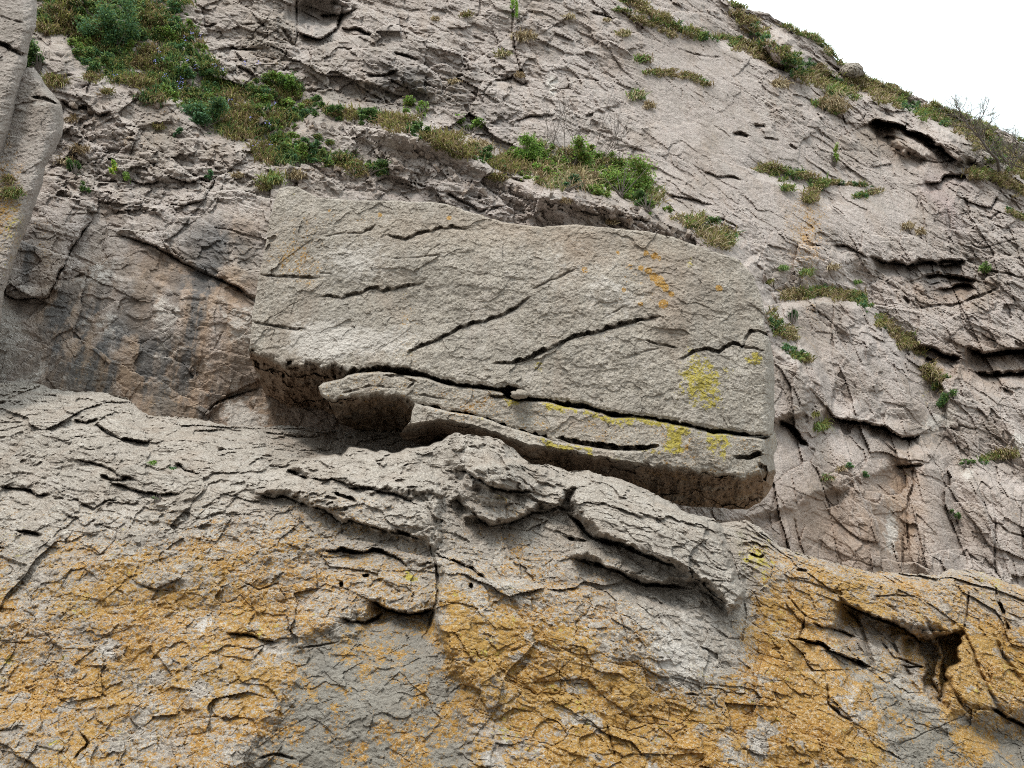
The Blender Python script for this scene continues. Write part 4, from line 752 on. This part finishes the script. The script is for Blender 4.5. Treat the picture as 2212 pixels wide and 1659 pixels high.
def blades(B, L, width, keys, r, droop=.5, outw=.35, spread=.6):
    """B base points (n,3), L lengths (n), width (n): curved tapered blades in 3 segments"""
    n = len(B); d = np.stack([r.normal(0, spread, n), -outw - .5 * r.random(n), .9 + .3 * r.random(n)], -1); d /= np.linalg.norm(d, axis=1)[:, None]
    side = np.cross(d, np.stack([r.normal(0, .5, n), -np.ones(n), r.normal(0, .3, n)], -1)); side /= np.linalg.norm(side, axis=1)[:, None] + 1e-9
    V = []; dr = droop * (.4 + 1.1 * r.random(n))
    for k, ww in ((0, 1), (.4, .85), (.75, .55), (1, .12)):
        c = B + d * (L * k)[:, None] + np.array([0, 0, -1]) * (L * dr * k * k)[:, None]
        V += [c - side * (width * ww / 2)[:, None], c + side * (width * ww / 2)[:, None]]
    V = np.stack(V, 1).reshape(-1, 3); i = np.arange(n)[:, None] * 8
    F = np.concatenate([np.stack([i + 2 * k, i + 2 * k + 1, i + 2 * k + 3, i + 2 * k + 2], -1).reshape(n, 1, 4) for k in range(3)], 1).reshape(-1, 4)
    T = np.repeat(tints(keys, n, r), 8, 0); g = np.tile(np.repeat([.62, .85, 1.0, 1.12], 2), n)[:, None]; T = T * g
    return V, F, np.concatenate([T.clip(0, 1), np.ones((len(T), 1))], 1)
def leaves(C, size, keys, r, up=.6):
    n = len(C); nrm = r.normal(0, 1, (n, 3)) + np.array([0, -.7, up]); nrm /= np.linalg.norm(nrm, axis=1)[:, None]
    t = np.cross(nrm, r.normal(0, 1, (n, 3))); t /= np.linalg.norm(t, axis=1)[:, None] + 1e-9; s = np.cross(nrm, t)
    s_ = size[:, None]; V = np.stack([C - t * s_ * .5, C + s * s_ * .32 + nrm * s_ * .06, C + t * s_ * .55, C - s * s_ * .32 + nrm * s_ * .06], 1).reshape(-1, 3)
    F = np.arange(4 * n).reshape(n, 4); T = np.repeat(tints(keys, n, r), 4, 0)
    return V, F, np.concatenate([T.clip(0, 1), np.ones((len(T), 1))], 1)
def join(parts):
    V = []; F = []; T = []; o = 0
    for v, f, t in parts: V.append(v); F.append(f + o); T.append(t); o += len(v)
    return np.concatenate(V), np.concatenate(F), np.concatenate(T)
def veg(name, parts, parent=None):
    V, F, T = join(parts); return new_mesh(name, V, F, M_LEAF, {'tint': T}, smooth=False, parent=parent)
def mpd(P): return ((P - CAM) @ FWD) / FD         # metres per frame unit at a point
def tuft_parts(x, y, size, keys, r, surf=on_cliff_many, droop=.7, dens=1.0, sx=.45):
    size = size * 1.2
    n = int(130 * dens * max(.5, size / 22)); xx = x + r.normal(0, size * sx, n); yy = y + r.normal(0, size * .16, n)
    B = surf(xx, yy); c = surf(np.array([x]), np.array([y]))[0]; k = mpd(c); B = c + np.clip(B - c, -size * k * 1.0, size * k * 1.0)
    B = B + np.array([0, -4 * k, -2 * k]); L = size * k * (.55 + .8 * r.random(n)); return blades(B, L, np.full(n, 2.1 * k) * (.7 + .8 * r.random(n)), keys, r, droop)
def herb_parts(x, y, rx, ry, keys, r, surf=on_cliff_many, leaf=5.0, dens=1.0, depth=.6):
    n = int(rx * ry * .75 * dens) + 24; u = r.normal(0, .5, (n, 2)).clip(-1.2, 1.2); c = surf(np.array([x * 1.0]), np.array([y * 1.0]))[0]; k = mpd(c)
    # several sub-clumps for an uneven outline
    m = max(3, int(rx * ry / 220)); cc = r.uniform(-.8, .8, (m, 2)); g = r.integers(0, m, n); u = cc[g] + u * .33
    C = c + u[:, :1] * rx * k * RIGHT + u[:, 1:] * ry * k * UP + np.array([0, -1, 0]) * (ry * k * depth * (r.random(n) + .1 * g % 1))[:, None]
    return leaves(C, leaf * k * (.6 + .8 * r.random(n)), keys, r)
R0 = np.random.default_rng(99); JIT = 0.0
# --- mixed herbs and grass along the sloping ledges (nobody could count these)
def scatter_poly(poly, n, r):
    p = pl(poly); lo, hi = p.min(0), p.max(0); q = r.uniform(lo, hi, (n * 4, 2)); return q[inpoly(q[:, 0], q[:, 1], poly) > .5][:n]
def along(line, n, wd, r):
    p = resample(line, 400); q = p[r.integers(0, 400, n)]; return q + np.stack([r.normal(0, wd * .5, n), r.normal(0, wd * .5, n)], -1)
def cover(label, pts, mixf, size, r, dens=1.0, surf=on_cliff_many, kindname='undergrowth'):
    if kindname == 'undergrowth' and len(pts) > 300: pts = pts[vnoise(pts.astype(float), 1 / 34., 811, 2) > -.42]
    parts = []; XY = pts; nz = vnoise(XY.astype(float), 1 / 48., 801, 2); nz2 = vnoise(XY.astype(float), 1 / 26., 802, 2)
    for (x, y), a, b in zip(XY, nz, nz2):
        s = size * 1.35 * r.uniform(.6, 1.3); f = mixf(a, b, r)
        if f[0] == 'g': parts.append(tuft_parts(x, y, s, f[1], r, surf, .8, dens * .55, .5))
        else: parts.append(herb_parts(x, y, s * .9, s * .7, f[1], r, surf, f[2] if len(f) > 2 else 4.6, dens * 1.9))
    o = veg(kindname, parts); tag(o, label, kindname, kind='stuff'); return o
def mixA(a, b, r):
    t = a + .25 * r.normal()
    if t > .34: return ('g', ['brown', 'olive'])
    if t > .02: return ('g', ['olive', 'green', 'dark'])
    if t > -.38: return ('l', ['green', 'olive', 'fresh'] if b > 0 else ['dark', 'green', 'bluegreen'])
    return ('l', ['dark', 'green', 'olive'])
BAND_A = [(95, -40), (400, -60), (425, 90), (470, 150), (530, 190), (600, 150), (640, 200), (650, 260), (700, 300), (650, 335), (610, 360), (575, 345), (500, 290), (440, 255), (390, 230), (340, 200), (270, 175), (190, 150), (120, 100), (80, 60)]
BAND_A = [(x, y) for x, y in BAND_A]
cover('thick mixed herbs, grass and dead stems on the sloping ledge', scatter_poly(BAND_A, 680, R0), mixA, 16, R0)
cover('brown and green herbs trailing off the end of the ledge above the boulder', along([(600, 300), (650, 330), (720, 345), (780, 362), (838, 372)], 46, 14, R0), mixA, 13, R0)
cover('thin line of brown grass and heather along the middle ledge', along([(655, 215), (700, 240), (760, 248), (820, 255), (880, 270), (930, 295), (1000, 325), (1060, 350), (1120, 365)], 110, 12, R0),
      lambda a, b, r: ('g', ['brown', 'olive']) if a + .2 * r.normal() > -.25 else ('l', ['dark', 'green']), 14, R0)
def mixB(a, b, r):
    t = a + .3 * r.normal()
    return ('l', ['fresh', 'green', 'olive']) if t > 0 else (('g', ['green', 'olive', 'straw']) if t > -.35 else ('g', ['brown', 'straw', 'olive']))
cover('grass and briars filling the ledge between the green bushes', scatter_poly([(1080, 360), (1150, 310), (1260, 320), (1370, 370), (1420, 440), (1500, 478), (1565, 508), (1572, 538), (1510, 508), (1440, 470), (1330, 425), (1220, 408), (1130, 390)], 150, R0), mixB, 16, R0)
def mixC(a, b, r):
    t = a + .3 * r.normal()
    return ('g', ['straw', 'olive', 'brown']) if t > -.05 else (('g', ['green', 'olive']) if t > -.4 else ('l', ['dark', 'green', 'bluegreen'], 3.2))
STRIPS = [([(1585, 25), (1620, 60), (1660, 95), (1700, 125), (1750, 150), (1800, 180)], 90, 11, 'pale grass strip high on the slope under the skyline'),
  ([(1570, 85), (1630, 115), (1680, 140), (1740, 170), (1800, 190), (1850, 205)], 110, 10, 'dense green and straw grass shelf running down to the hanging tuft'),
  ([(1830, 165), (1880, 190), (1940, 225), (2000, 245), (2060, 270), (2110, 300), (2160, 335), (2215, 370)], 190, 16, 'long straw coloured grass belt below the skyline'),
  ([(2090, 280), (2130, 310), (2180, 345), (2230, 390)], 90, 16, 'grass slope under the wind-bent tree'),
  ([(1345, -5), (1400, 25), (1450, 55), (1500, 75), (1555, 88)], 60, 8, 'narrow grassy crack slanting across the top of the cliff'),
  ([(1330, 20), (1370, 40), (1420, 62), (1450, 78)], 30, 7, 'dry grass in the upper slanting crack'),
  ([(1398, 155), (1440, 158), (1480, 165), (1525, 180)], 34, 6, 'short green line of grass in a level crack'),
  ([(1640, 365), (1690, 372), (1740, 385), (1775, 400), (1740, 420), (1750, 440)], 60, 9, 'brown green grass mat above the orange stain'),
  ([(1780, 393), (1815, 398), (1872, 402)], 26, 5, 'short growth along a curved crack in the smooth slab'), ([(1835, 428), (1870, 420), (1896, 412)], 18, 5, 'moss line in the lower curved crack'),
  ([(1690, 640), (1740, 635), (1800, 632), (1850, 645), (1872, 660)], 90, 10, 'bright green grass mound beside the top right of the boulder'),
  ([(1660, 690), (1690, 710), (1712, 735)], 34, 8, 'green grass by the right edge of the boulder'), ([(1690, 750), (1720, 770), (1752, 775)], 26, 8, 'green grass wedge below the grass mound'),
  ([(1890, 680), (1920, 710), (1950, 735), (1985, 760)], 46, 8, 'dry brown grass in the upper gully'), ([(1995, 790), (2025, 830)], 22, 10, 'straw grass in the gully beside the dark hole'),
  ([(2095, 380), (2130, 375), (2170, 395), (2225, 420)], 60, 11, 'straw grass band at the cliff edge below the tree slope'), ([(2170, 450), (2200, 468), (2225, 475)], 20, 7, 'small grass strip at the far edge of the cliff'),
  ([(2110, 990), (2150, 985), (2185, 980)], 20, 8, 'brown grass clump row low on the far wall'), ([(1760, 220), (1790, 232), (1810, 240)], 26, 7, 'brown grass at the foot of the grass shelf')]
for line, n, wd, lab in STRIPS: cover(lab, along(line, n, wd, R0), mixC, 10 if wd > 7 else 7, R0, dens=.8, kindname='grass')
sk = pl(SKY_PTS[5:-2]); xs_ = R0.uniform(1580, 2210, 150); keep = (vnoise(np.stack([xs_, xs_ * 0], -1), 1 / 50., 805) > -.1); xs_ = xs_[keep]; ys_ = np.interp(xs_, sk[:, 0], sk[:, 1]) + 4
cover('short grass fringe along the skyline', np.stack([xs_, ys_], -1), lambda a, b, r: ('g', ['olive', 'green', 'straw']), 8, R0, dens=.7, kindname='grass')
# --- loose broken stones lying on the ledges
def rubble():
    pts = np.concatenate([scatter_poly([(470, 175), (560, 230), (600, 300), (560, 300), (480, 240)], 26, R0), scatter_poly([(280, 180), (460, 300), (420, 290), (250, 200)], 16, R0),
        along([(640, 395), (720, 385), (900, 330), (1000, 385), (1150, 425), (1300, 450), (1450, 505), (1540, 545)], 150, 26, R0), along([(650, 270), (800, 285), (930, 320)], 34, 14, R0), along([(1640, 600), (1700, 620), (1760, 600)], 26, 18, R0), along([(150, 230), (260, 260), (240, 320)], 30, 24, R0)])
    V = []; F = []; o = 0; A = []
    for x, y in pts:
        c = on_cliff(x, y); k = float(mpd(c)); s = k * R0.uniform(4, 11) * R0.choice([1, 1, 1.5]); M = R0.normal(0, 1, (3, 3)); q, _ = np.linalg.qr(M)
        g = np.array([(a, b, d) for a in (-1, 1) for b in (-1, 1) for d in (-1, 1)], float) * np.array([1, .7, .45]) + R0.normal(0, .16, (8, 3))
        V.append(g @ q.T * s * .6 + c + np.array([0, -s * .25, 0])); F += [(o + a, o + b, o + d, o + e) for a, b, d, e in ((0, 1, 3, 2), (4, 6, 7, 5), (0, 4, 5, 1), (2, 3, 7, 6), (0, 2, 6, 4), (1, 5, 7, 3))]; o += 8
        A.append(np.tile([R0.uniform(0, .2), 0, 0, R0.uniform(0, .5)], (8, 1)))
    V = np.concatenate(V); A = np.concatenate(A); z = np.tile([.3, .05, .05, .1], (len(V), 1))
    ob = new_mesh('rubble', V, np.array(F), M_CLIFF, {'m1': A, 'm2': z}, smooth=False); tag(ob, 'small angular broken stones lying on the ledges above the boulder', 'rubble', kind='stuff')
rubble()
# --- bushes, each on its own
def bush(x, y, rx, ry, keys, label, leaf=4.5, group=None, surf=on_cliff_many, dens=2.6, stems=10):
    c = surf(np.array([x * 1.0]), np.array([y + ry * .8]))[0]; e = bpy.data.objects.new('bush', None); e.location = c; COL.objects.link(e); bpy.context.view_layer.update()
    tag(e, label, 'bush', group); parts = [herb_parts(x, y, rx, ry, keys, R0, surf, leaf, dens, .9), herb_parts(x - rx * .3, y + ry * .3, rx * .7, ry * .6, keys[:2], R0, surf, leaf, dens)]
    veg('foliage', parts, e); k = float(mpd(c)); segs = []
    for _ in range(stems):
        tip = c + np.array([R0.normal(0, rx * .5) * k, -ry * k * R0.random() * .6, ry * k * R0.uniform(.6, 1.7)]); segs.append((c + np.array([R0.normal(0, .03), 0, 0]), tip, 1.4 * k, .5 * k))
    twigs('stems', segs, e); return e
def twigs(name, segs, parent=None):
    V = []; F = []; o = 0
    for a, b, ra, rb in segs:
        a = np.asarray(a); b = np.asarray(b); d = b - a; L = np.linalg.norm(d) + 1e-9; d = d / L; s = np.cross(d, [0.3, 1, .2]); s /= np.linalg.norm(s); t = np.cross(d, s)
        for p, r_ in ((a, ra), (b, rb)):
            for k in range(4): V.append(p + r_ * (math.cos(k * math.pi / 2) * s + math.sin(k * math.pi / 2) * t))
        for k in range(4): F.append((o + k, o + (k + 1) % 4, o + 4 + (k + 1) % 4, o + 4 + k))
        o += 8
    return new_mesh(name, np.array(V), np.array(F), M_TWIG, smooth=True, parent=parent)
BUSHES = [(1135, 330, 48, 26, ['fresh', 'green'], 'fresh green bush on the ledge, left of the bare twigs'), (1230, 345, 46, 30, ['green', 'olive', 'fresh'], 'mid green leafy bush under the bare twigs'),
  (1340, 395, 62, 40, ['green', 'fresh', 'olive'], 'big rounded green bush at the low end of the ledge'), (1395, 435, 34, 26, ['green', 'dark'], 'small dark green bush below the big rounded bush'),
  (1225, 400, 34, 18, ['dark', 'bluegreen'], 'dark low bush hanging over the ledge lip'), (1010, 275, 36, 18, ['fresh', 'green'], 'small bright bush above the brown ledge grass'), (905, 235, 34, 22, ['green', 'fresh', 'olive'], 'green bush at the bend of the middle ledge'),
  (795, 365, 46, 14, ['dark', 'green'], 'low dark green cushion plant over the top edge of the boulder'), (615, 170, 24, 26, ['green', 'fresh'], 'upright leafy bush at the top end of the herb ledge'), (82, 130, 30, 36, ['green', 'dark'], 'green bush wedged between the pale slab and the rubble'),
  (440, 255, 50, 30, ['dark', 'bluegreen', 'green'], 'bluish green bush in the middle of the herb ledge'), (250, 80, 60, 46, ['dark', 'green', 'bluegreen'], 'dark leafy bush in the thick of the herb ledge'), (1510, 482, 40, 14, ['green', 'dark'], 'low green bush trailing off the end of the briar ledge'),
  (1107, 20, 9, 26, ['fresh'], 'bright green moss cushion in the vertical groove at the top'), (2042, 872, 22, 22, ['dark', 'green'], 'round dark green bush beside the white streak'), (2030, 832, 18, 18, ['dark', 'olive'], 'dark green bush above the round one by the white streak'),
  (2088, 1000, 16, 11, ['dark', 'green'], 'neat round green cushion low on the far wall'), (2055, 1110, 14, 14, ['green', 'dark'], 'lone green cushion on the streaked wall'), (1710, 680, 16, 24, ['dark'], 'dark ivy climbing beside the grass mound'),
  (1830, 1005, 14, 8, ['green', 'bluegreen'], 'small green plant on the bulging wall'), (1868, 1025, 18, 8, ['bluegreen', 'green'], 'bluish green plant on a lip of the streaked wall'), (2120, 575, 16, 16, ['green'], 'green plant in a crack of the upper far wall'),
  (250, 362, 14, 14, ['fresh', 'yellow'], 'yellowish leafy plant with tiny flowers on the left wall'), (275, 380, 10, 20, ['green', 'fresh'], 'tall thin green plant beside the yellowish one'), (452, 378, 12, 12, ['dark', 'bluegreen'], 'dark green fern in the undercut on the left wall'),
  (385, 287, 12, 9, ['dark', 'bluegreen'], 'small dark plant on the grey patch below the herb ledge'), (162, 365, 16, 20, ['dark', 'green'], 'dark green plant by the cleft on the left wall'), (338, 1077, 12, 10, ['dark', 'green'], 'small green plant in a hollow of the outcrop'),
  (1800, 340, 9, 22, ['fresh', 'olive'], 'small upright shrub growing in a crack of the smooth slab'), (185, 405, 10, 12, ['dark', 'green'], 'little dark plant low on the left wall')]
for b in BUSHES:
    surf = on_outcrop_many if b[1] > 1050 and b[0] < 600 else on_cliff_many
    bush(*b[:6], leaf=4.8 if b[2] > 20 else 4.2, surf=surf)
# --- single grass tufts
TUFTS = [(590, 390, 26, ['green', 'olive'], 'large green grass tuft just above the top left corner of the boulder'), (572, 405, 16, ['brown', 'olive'], 'brownish tuft at the boulder top left corner, half behind it'), (640, 380, 20, ['brown', 'straw'], 'dry brown tuft beside the large green tuft'),
  (1565, 520, 26, ['green', 'dark', 'olive'], 'round green tuft hanging at the low end of the briar ledge'), (1130, 82, 20, ['straw', 'brown'], 'straw tuft under the vertical groove'), (1148, 82, 10, ['straw'], 'small pale tuft right of the straw tuft'), (1005, 33, 12, ['brown', 'olive'], 'brown tuft high on the upper wall'),
  (940, 42, 9, ['straw', 'brown'], 'faint dry tuft on the upper wall'), (1228, 38, 12, ['straw'], 'upright straw tuft alone on the upper wall'), (1085, 118, 15, ['straw', 'olive'], 'flat straw tuft on a rounded step'), (982, 178, 12, ['brown', 'straw'], 'brown tuft above the middle ledge'),
  (1120, 165, 12, ['brown'], 'brown tuft sitting in the stepped crack'), (1388, 130, 18, ['brown', 'green'], 'brown and green tuft left of the level crack'), (1375, 208, 20, ['green', 'straw'], 'wide green tuft on the upper right wall'), (1400, 230, 14, ['straw', 'brown'], 'dry tuft hanging below the wide green tuft'),
  (1345, 75, 15, ['straw', 'olive'], 'straw tuft under the slanting crack'), (1310, 45, 8, ['straw'], 'tiny straw tuft beside the dark notch'), (1798, 228, 30, ['straw', 'brown'], 'shaggy pale tuft hanging from the grass shelf'), (1800, 200, 24, ['olive', 'green', 'straw'], 'broad olive tuft above the shaggy hanging one'),
  (1685, 185, 18, ['straw', 'brown'], 'dry tuft on the shelf left of the hanging tuft'), (1700, 408, 16, ['olive', 'green'], 'olive tuft in the mat above the orange stain'), (1745, 430, 18, ['brown', 'olive'], 'brown tuft trailing below the grass mat'), (1958, 490, 16, ['brown', 'straw'], 'brown tuft on the smooth far slab'),
  (1985, 502, 12, ['brown', 'straw'], 'second brown tuft on the smooth far slab'), (1772, 920, 20, ['green', 'olive'], 'lively green tuft on the wall right of the boulder'), (1760, 895, 10, ['olive'], 'olive tuft just above the lively green tuft'), (1785, 1032, 12, ['green', 'brown'], 'small tuft on the wall below the lively green one'),
  (1812, 1012, 10, ['brown', 'straw'], 'faint dry tuft beside the small green plant'), (1800, 578, 13, ['brown', 'straw'], 'dry tuft above the grass mound'), (1900, 700, 16, ['brown', 'olive'], 'brown tuft at the head of the gully'), (1950, 745, 18, ['olive', 'brown'], 'olive tuft in the middle of the gully'),
  (1850, 610, 10, ['green'], 'little green tuft above the grass mound'), (1740, 590, 16, ['green', 'olive'], 'low green tuft on the light ledge right of the boulder top'), (1690, 580, 12, ['green'], 'little green tuft over the right shoulder of the boulder'), (1660, 610, 10, ['olive'], 'small olive tuft touching the boulder shoulder'),
  (175, 325, 18, ['brown'], 'brown dead tuft beside the cleft on the left wall'), (145, 350, 18, ['brown', 'straw'], 'pale brown tuft left of the dark plant'), (345, 275, 12, ['brown', 'olive'], 'small brown tuft below the herb ledge'), (200, 170, 20, ['brown', 'olive'], 'brown tuft between two rubble blocks'),
  (232, 200, 14, ['olive', 'brown'], 'olive tuft in the rubble gap'), (120, 180, 26, ['brown', 'olive'], 'long brown tuft draping over the rounded slab'), (330, 215, 30, ['olive', 'dark', 'brown'], 'wide dark tuft hanging from the lip of the herb ledge'), (160, 260, 14, ['brown'], 'dry tuft in the dark gap by the rounded slab'),
  (515, 380, 12, ['straw', 'brown'], 'thin dry tuft on the wall left of the boulder'), (1320, 480, 12, ['straw', 'brown'], 'dry tuft in the rubble over the boulder'), (1220, 435, 12, ['brown'], 'brown tuft under the dark low bush'), (1075, 385, 18, ['brown', 'olive'], 'brown tuft hanging under the middle ledge'),
  (30, 420, 22, ['green', 'olive', 'brown'], 'green tuft growing at the base of the left slab'), (22, 390, 16, ['brown', 'olive'], 'brown tuft above the green one at the left slab'), (1245, 395, 40, ['brown', 'straw'], 'big mop of brown dead grass under the briars'), (1170, 370, 30, ['brown', 'straw'], 'sweeping brown grass under the fresh green bush'),
  (1035, 320, 28, ['brown', 'straw'], 'long brown grass on the ledge below the bright bush'), (2165, 985, 12, ['brown', 'straw'], 'dry tuft on the far low wall'), (330, 998, 8, ['green', 'fresh'], 'short green tuft on the grey outcrop shelf'), (372, 1012, 7, ['green', 'bluegreen'], 'tiny bluish tuft on the outcrop shelf')]
for x, y, s, keys, lab in TUFTS:
    surf = on_outcrop_many if y > 990 and x < 600 else on_cliff_many
    if x < 60:   # roots on the rounded slab
        surf = lambda a, b: CAM + plane_w(a, b, 8.05, 6)[:, None] * rays(a, b)
    o = veg('grass_tuft', [tuft_parts(x, y, s, keys, R0, surf, .95, 1.2, .42)]); tag(o, lab, 'grass tuft', 'grass tufts rooted in cracks of the cliff')
# --- bluebells in the herbs
def flowers():
    pts = [(410, 150), (430, 165), (350, 132), (360, 148), (470, 162), (480, 170), (565, 155), (400, 200), (500, 240), (505, 236), (362, 184), (393, 198), (545, 275), (580, 285), (560, 335), (590, 332), (420, 95), (405, 103), (440, 98), (595, 245), (340, 155), (535, 155), (490, 172), (398, 210), (588, 290), (255, 183), (400, 190), (475, 240)]
    P = []
    for x, y in pts:
        c = on_cliff(x, y) + np.array([0, -.18, .05]); k = float(mpd(c)); n = 7; C = c + R0.normal(0, 2.6 * k, (n, 3)); P.append(leaves(C, np.full(n, 3.2 * k), ['blue'], R0))
    o = veg('bluebell_flowers', P); tag(o, 'scattered small blue flowers among the herbs of the ledge', 'flowers', kind='stuff')
flowers()
# --- bare twigs and the wind-bent tree on the skyline
def grow(p, d, L, r0, depth, r, segs, spread=.5, up=.1, kids=3):
    n = 3; a = np.array(p, float); d = np.array(d, float)
    for i in range(n):
        d = d + r.normal(0, .14, 3) + np.array([0, 0, up * .2]); d /= np.linalg.norm(d); b = a + d * L / n; segs.append((a, b, r0 * (1 - .25 * i / n), r0 * (1 - .25 * (i + 1) / n))); a = b
        if depth > 0 and i > 0:
            for _ in range(kids if i == n - 1 else 1):
                dd = d + r.normal(0, spread, 3); dd /= np.linalg.norm(dd); grow(a, dd, L * r.uniform(.5, .8), r0 * .62, depth - 1, r, segs, spread, up, kids)
def bare_shrub(x, y, hgt, n, label, tilt=(0, -.1, 1), spread=.35, depth=2, wid=1.0):
    c = on_cliff(x, y); k = float(mpd(c)); e = bpy.data.objects.new('bare_shrub', None); e.location = c; COL.objects.link(e); bpy.context.view_layer.update(); tag(e, label, 'shrub')
    segs = []
    for _ in range(n):
        d = np.array(tilt, float) + R0.normal(0, spread, 3) * np.array([1, .5, .3]); d /= np.linalg.norm(d)
        grow(c + np.array([R0.normal(0, 22 * k * wid), -.05, R0.normal(0, 5 * k)]), d, hgt * k * R0.uniform(.5, .8), .75 * k, depth, R0, segs, .32, .3, 2)
    twigs('twigs', segs, e)
bare_shrub(1215, 350, 110, 9, 'bare grey twiggy shrub rising behind the green bushes')
bare_shrub(1300, 350, 100, 8, 'second bare shrub leaning right above the big rounded bush', (.35, -.1, .9))
bare_shrub(2035, 455, 50, 5, 'dead reddish trailing stems on the far wall', (0, -.2, -1), .3, 2, .4)
def wind_tree():
    c = on_cliff(2158, 372); k = float(mpd(c)); e = bpy.data.objects.new('bare_tree', None); e.location = c; COL.objects.link(e); bpy.context.view_layer.update()
    tag(e, 'leafless wind-bent hawthorn leaning left against the sky', 'tree')
    def pt(x, y, off): 
        q = rays(np.array([x * 1.0]), np.array([y * 1.0]))[0]; return CAM + (float((c - CAM) @ FWD) - off) * q
    t = [pt(2160, 378, .1), pt(2155, 345, .3), pt(2135, 325, .4), pt(2118, 300, .4), pt(2100, 280, .5), pt(2085, 262, .5)]
    trunk = [(t[i], t[i + 1], (3.6 - i * .5) * k, (3.1 - i * .5) * k) for i in range(5)]; twigs('trunk', trunk, e)
    segs = []
    for i in range(1, 6):
        for _ in range(5):
            d = np.array([R0.normal(-.1, .5), R0.normal(0, .4), R0.uniform(.2, 1)]); d /= np.linalg.norm(d); grow(t[i], d, 34 * k * R0.uniform(.6, 1.1), 1.1 * k, 3, R0, segs, .55, .1, 2)
    for x, y in ((2185, 345), (2200, 320), (2215, 345), (2175, 330)):
        for _ in range(4):
            d = np.array([R0.normal(0, .5), R0.normal(0, .4), R0.uniform(.3, 1)]); d /= np.linalg.norm(d); grow(pt(x, y + 20, .2), d, 34 * k, 1.0 * k, 3, R0, segs, .55, .1, 2)
    twigs('branches', segs, e)
    C = np.array([s[1] for s in segs]); C = C[R0.random(len(C)) < .35]; o = veg('buds', [leaves(C + R0.normal(0, .02, C.shape), np.full(len(C), 2.2 * k), ['olive', 'green'], R0)], e)
wind_tree()
